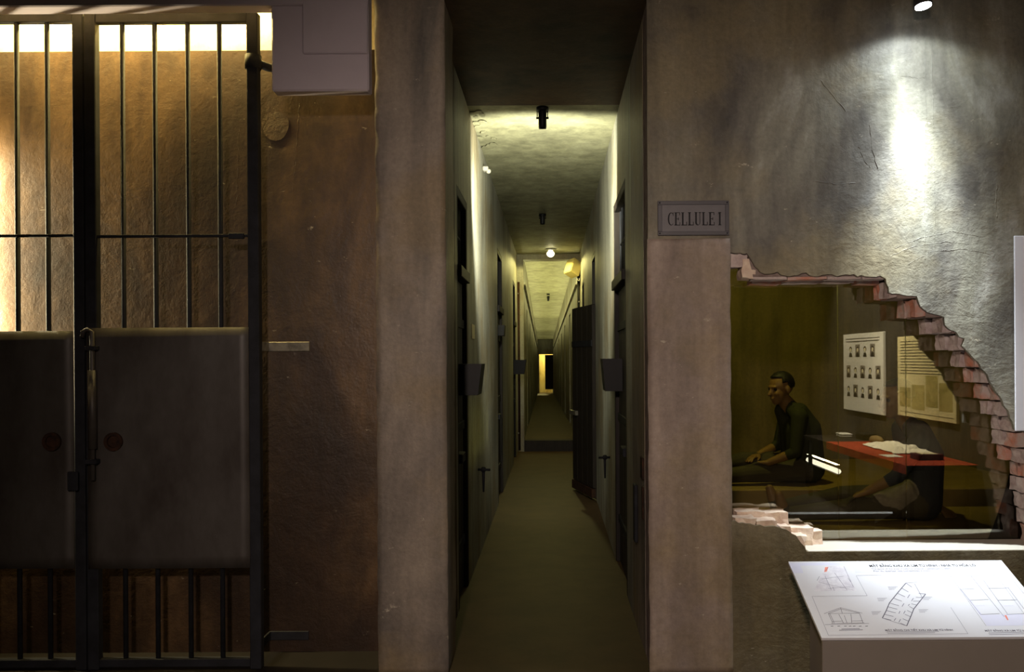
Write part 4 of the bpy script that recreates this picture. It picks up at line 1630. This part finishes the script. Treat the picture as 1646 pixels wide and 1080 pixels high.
cl = thing('cell_lamp', 'small dim lamp on the cell ceiling above the statues', 'lamp', (1.35, 5.9, 3.44))
MB().tube([(1.35, 5.9, 3.439), (1.35, 5.9, 3.40), (1.35, 5.9, 3.36)], [.05, .05, .03], 14).build('lamp_can', M['black'], cl)
light('cell_light', 'SPOT', (1.35, 5.9, 3.33), P_CELL, (0.92, 0.86, 0.18), cl, spot_size=math.radians(120), spot_blend=.8, shadow_soft_size=.05, aim=(1.6, 7.2, 1.0))

# ================================================================== HALL BEHIND THE CAMERA (seen mirrored in the glass)
XW = 3.55


def board(name, label, y0, y1, z0, z1, kind):
    r_ = thing(name, label, 'board', (XW, (y0 + y1) / 2, z0))
    MB().cbox(XW - .03, XW - .001, y0, y1, z0, z1, .003).build('panel', M['board' if kind == 0 else 'board2'], r_)
    X = XW - .0312

    def rect(ya, yb, za, zb_, mb, dx=0.0):
        mb.add([(X - dx, ya, za), (X - dx, yb, za), (X - dx, yb, zb_), (X - dx, ya, zb_)], [(0, 1, 2, 3)])
    H, Wd = z1 - z0, y1 - y0
    if kind == 0:
        m_ = MB()
        for fz in (.93, .895):
            rect(y0 + .08 * Wd, y1 - .08 * Wd, z0 + H * fz, z0 + H * (fz + .010), m_)
        m_.build('text_lines', M['ink'], r_, fix=False)
        for row, (zz_, nn, off) in enumerate(((.70, 4, .10), (.43, 5, .04), (.18, 5, .04))):
            for k in range(nn):
                # the mirror swaps left and right: first photo is the one nearest -y
                ya = y0 + Wd * (off + .045 + k * .185)
                p_ = MB()
                za, hh = z0 + H * zz_, H * .16
                p_.mi = 0
                rect(ya, ya + Wd * .115, za, za + hh, p_)
                p_.mi = 1
                cy, cz = ya + Wd * .0575, za + hh * .62
                p_.add([(X - .0004, cy + .034 * Wd * math.cos(a_), cz + hh * .24 * math.sin(a_)) for a_ in [j * math.pi / 8 for j in range(16)]], [tuple(range(16))])
                p_.add([(X - .0004, ya + Wd * .012, za), (X - .0004, ya + Wd * .103, za), (X - .0004, ya + Wd * .085, za + hh * .34), (X - .0004, ya + Wd * .03, za + hh * .34)], [(0, 1, 2, 3)])
                p_.mi = 2
                p_.add([(X - .0007, cy + .024 * Wd * math.cos(a_), cz - hh * .05 + hh * .17 * math.sin(a_)) for a_ in [j * math.pi / 6 for j in range(12)]], [tuple(range(12))])
                p_.build('portrait', [M['photo'] if (k + row) % 2 else M['board'], M['ink'], M['paper']], r_, fix=False)
    else:
        m_ = MB()
        for k in range(12):
            zz_ = .93 - k * .036
            rect(y0 + .06 * Wd, y1 - (.08 + .12 * (k % 3 == 2)) * Wd, z0 + H * zz_, z0 + H * (zz_ + .008), m_)
        m_.build('text_lines', M['ink'], r_, fix=False)
        for ya, yb, za, zb_ in ((.04, .25, .12, .36), (.27, .5, .10, .40), (.52, .72, .15, .52), (.74, .95, .12, .44)):
            m_ = MB()
            rect(y0 + Wd * ya, y0 + Wd * yb, z0 + H * za, z0 + H * zb_, m_, .0003)
            m_.build('print_block', M['map'], r_, fix=False)
        m_ = MB()
        rect(y0 + .04 * Wd, y1 - .04 * Wd, z0 + H * .05, z0 + H * .056, m_)
        m_.build('rule_line', M['ink'], r_, fix=False)
    return r_


def mir(px, Xw=XW):
    """real y (in the hall) of a point on the right hall wall mirrored at photo column px"""
    Yv = Xw * FPX / (px - VX)
    return 2 * (YGL + .008) - Yv, FPX / Yv


XB = XW - .03
ya, sa = mir(1356, XB)
yb, sb = mir(1420, XB)
board('display_board', 'white board with rows of portrait photos, mirrored in the glass', ya, yb, EYE - 82 / sa, EYE + 37 / sa, 0)
ya2, sa2 = mir(1443, XB)
yb2, sb2 = mir(1537, XB)
board('display_board', 'cream text board with olive prints, mirrored right in the glass', ya2, yb2, EYE - 92 / sa2, EYE + 33 / sa2, 1)

# table with red cloth
tz = .70
ty1 = mir(1565, XW - .06)[0]
ty0 = ty1 - 3.0
tx0, tx1 = 2.93, XW - .02
tb = thing('long_table', 'long low table under a red cloth along the hall wall', 'table', ((tx0 + tx1) / 2, (ty0 + ty1) / 2, 0))
MB().cbox(tx0 + .01, tx1 - .01, ty0 + .01, ty1 - .01, tz - .04, tz, .003).build('table_top', M['door'], tb)
for xx in (tx0 + .05, tx1 - .09):
    for yy in (ty0 + .06, (ty0 + ty1) / 2, ty1 - .10):
        MB().cbox(xx, xx + .04, yy, yy + .04, 0, tz - .04, .003).build('leg', M['black'], tb)
rc = MB()
rc.cbox(tx0, tx1, ty0 + .9, ty1, tz + .001, tz + .006, .002)
rc.cbox(tx0 - .001, tx0 + .004, ty0 + .9, ty1, tz - .07, tz + .004, .001)
tag(rc.build('red_tablecloth', M['red_cloth']), 'orange red cloth over the end of the long table', 'tablecloth')
tz += .007


def on_table(px, py):
    """real x,y of a table-top point mirrored at photo px,py"""
    q = W(px, py, 1.0)
    dz = (EYE - tz)
    Yv = dz / (EYE - q.z)
    return q.x * Yv, 2 * (YGL + .008) - Yv


# crumpled white garment
bm = bmesh.new()
cxy = on_table(1440, 722)
bmesh.ops.create_grid(bm, x_segments=34, y_segments=50, size=.5)
gm = MB()
gm.smooth = True
for v in bm.verts:
    x_, y_ = v.co.x * .36, v.co.y * .9
    e = min(1, (0.5 - abs(v.co.x)) * 5, (.5 - abs(v.co.y)) * 6)
    n_ = noise.noise(Vector((x_ * 16, y_ * 9, 1)))
    v.co = Vector((cxy[0] + x_ * (1 + .25 * noise.noise(Vector((y_ * 8, 0, 2)))), cxy[1] + y_ + .04 * n_, tz + .008 + max(0, e) * (.035 + .03 * n_ + .012 * noise.noise(Vector((x_ * 40, y_ * 30, 5))))))
gm.bm(bm)
go = gm.build('folded_garment', M['white_cloth'], fix=False)
go.modifiers.new('s', 'SOLIDIFY').thickness = .004
tag(go, 'crumpled white garment lying on the red tablecloth', 'garment')
bx_, by_ = on_table(1490, 738)
bk = thing('book', 'dark red book lying near the end of the red tablecloth', 'book', (bx_, by_, tz))
MB().cbox(bx_ - .11, bx_ + .11, by_ - .09, by_ + .09, tz, tz + .05, .003).build('cover', M['book'], bk)
MB().cbox(bx_ - .07, bx_ + .07, by_ - .07, by_ + .07, tz + .0505, tz + .053, .001).build('label_card', M['paper'], bk)
px_, py_ = on_table(1437, 733)
tag(MB().cbox(px_ - .1, px_ + .05, py_ - .1, py_ + .1, tz, tz + .004, .001).build('paper_sheet', M['board']), 'grey paper sheet between the white garment and the book', 'paper')
for k, (qx, qy, a_, b_, hh, mt, lab) in enumerate(((1345, 692, .07, .12, .07, 'black', 'dark low box at the far end of the long table'),
                                                   (1372, 702, .06, .14, .05, 'platform', 'tan bundle between the dark box and the garment'),
                                                   (1316, 690, .06, .10, .04, 'board', 'pale flat tray on the far end of the table'))):
    x_, y_ = on_table(qx, qy)
    x_ = min(x_, tx1 - a_ - .01)
    y_ = max(y_, ty0 + b_ + .02)
    y_ = (ty0 + .62, ty0 + 1.06, ty0 + .25)[k]
    zt_ = tz if y_ - b_ > ty0 + .9 else tz - .007
    r_ = thing(('exhibit_box', 'cloth_bundle', 'exhibit_tray')[k], lab, ('box', 'bundle', 'tray')[k], (x_, y_, zt_))
    if k == 1:
        bm = bmesh.new()
        bmesh.ops.create_icosphere(bm, subdivisions=3, radius=1)
        for v in bm.verts:
            v.co *= 1 + .12 * noise.noise(v.co * 3)
            v.co.z = max(v.co.z, -.45)
        mm_ = MB()
        mm_.smooth = True
        mm_.bm(bm, Matrix.Translation((x_, y_, zt_ + hh * .47)) @ Matrix.Diagonal((a_, b_, hh, 1)))
        mm_.build('bundle', M[mt], r_)
    else:
        MB().cbox(x_ - a_, x_ + a_, y_ - b_, y_ + b_, zt_, zt_ + hh * .6, .006).build('body', M[mt], r_)
        MB().cbox(x_ - a_ - .004, x_ + a_ + .004, y_ - b_ - .004, y_ + b_ + .004, zt_ + hh * .6, zt_ + hh, .006).build('lid', M[mt], r_)

# low tube lamp on the floor under the table
ft = thing('floor_tube_lamp', 'white tube lamp under the long table in the hall', 'lamp', (3.2, -.9, 0))
MB().cbox(3.17, 3.23, -1.5, -.3, 0, .30, .004).build('housing', M['black'], ft)
MB().tube([(3.2, -1.48, .33), (3.2, -.32, .33)], .028, 10).build('tube', M['emit_white'], ft)
light('floor_tube_light', 'AREA', (3.2, -.9, .40), P_FLOOR_TUBE, (1, .88, .62), ft, shape='RECTANGLE', size=.05, size_y=1.1, aim=(3.2, -.9, 2))

# picture spotlights for the boards
for k, (yy, lab) in enumerate((((ya + yb) / 2, 'ceiling spotlight aimed at the portrait board'), ((ya2 + yb2) / 2, 'ceiling spotlight aimed at the cream text board'))):
    p_ = Vector((2.25, yy, 3.85))
    tgt = Vector((XW, yy, 1.35))
    d_ = (tgt - p_).normalized()
    r_ = thing('board_spotlight', lab, 'lamp', (p_.x, p_.y, 4.0), 'spotlights over the display boards')
    MB().tube([(p_.x, p_.y, 3.999), (p_.x, p_.y, 3.9)], .012, 8).build('stem', M['black'], r_)
    MB().tube([p_ - d_ * .07, p_ + d_ * .07], [.035, .045], 16).build('lamp_can', M['black'], r_)
    light('board_light', 'SPOT', p_ + d_ * .09, P_BOARD, (1, .90, .72), r_, spot_size=math.radians(74), spot_blend=.7, shadow_soft_size=.04, aim=tgt)

# shaded pendant in the hall, behind the photographer
HP = Vector((-0.4, -1.2, 2.75))
hl = thing('pendant_lamp', 'shaded pendant lamp hanging in the hall behind the viewer', 'lamp', (HP.x, HP.y, 4.0))
MB().tube([(HP.x, HP.y, 3.999), (HP.x, HP.y, 3.97)], .05, 16).build('ceiling_rose', M['black'], hl)
MB().tube([(HP.x, HP.y, 3.97), (HP.x, HP.y, HP.z + .16)], .006, 8).build('cord', M['black'], hl)
MB().tube([(HP.x, HP.y, HP.z + .17), (HP.x, HP.y, HP.z + .10), (HP.x, HP.y, HP.z + .06)], [.03, .06, .14], 20).build('shade', M['black'], hl)
light('hall_light', 'SPOT', HP, P_HALL, (1.0, .80, .68), hl, spot_size=math.radians(76), spot_blend=.95, shadow_soft_size=.12, aim=(.5, 4.4, .55))
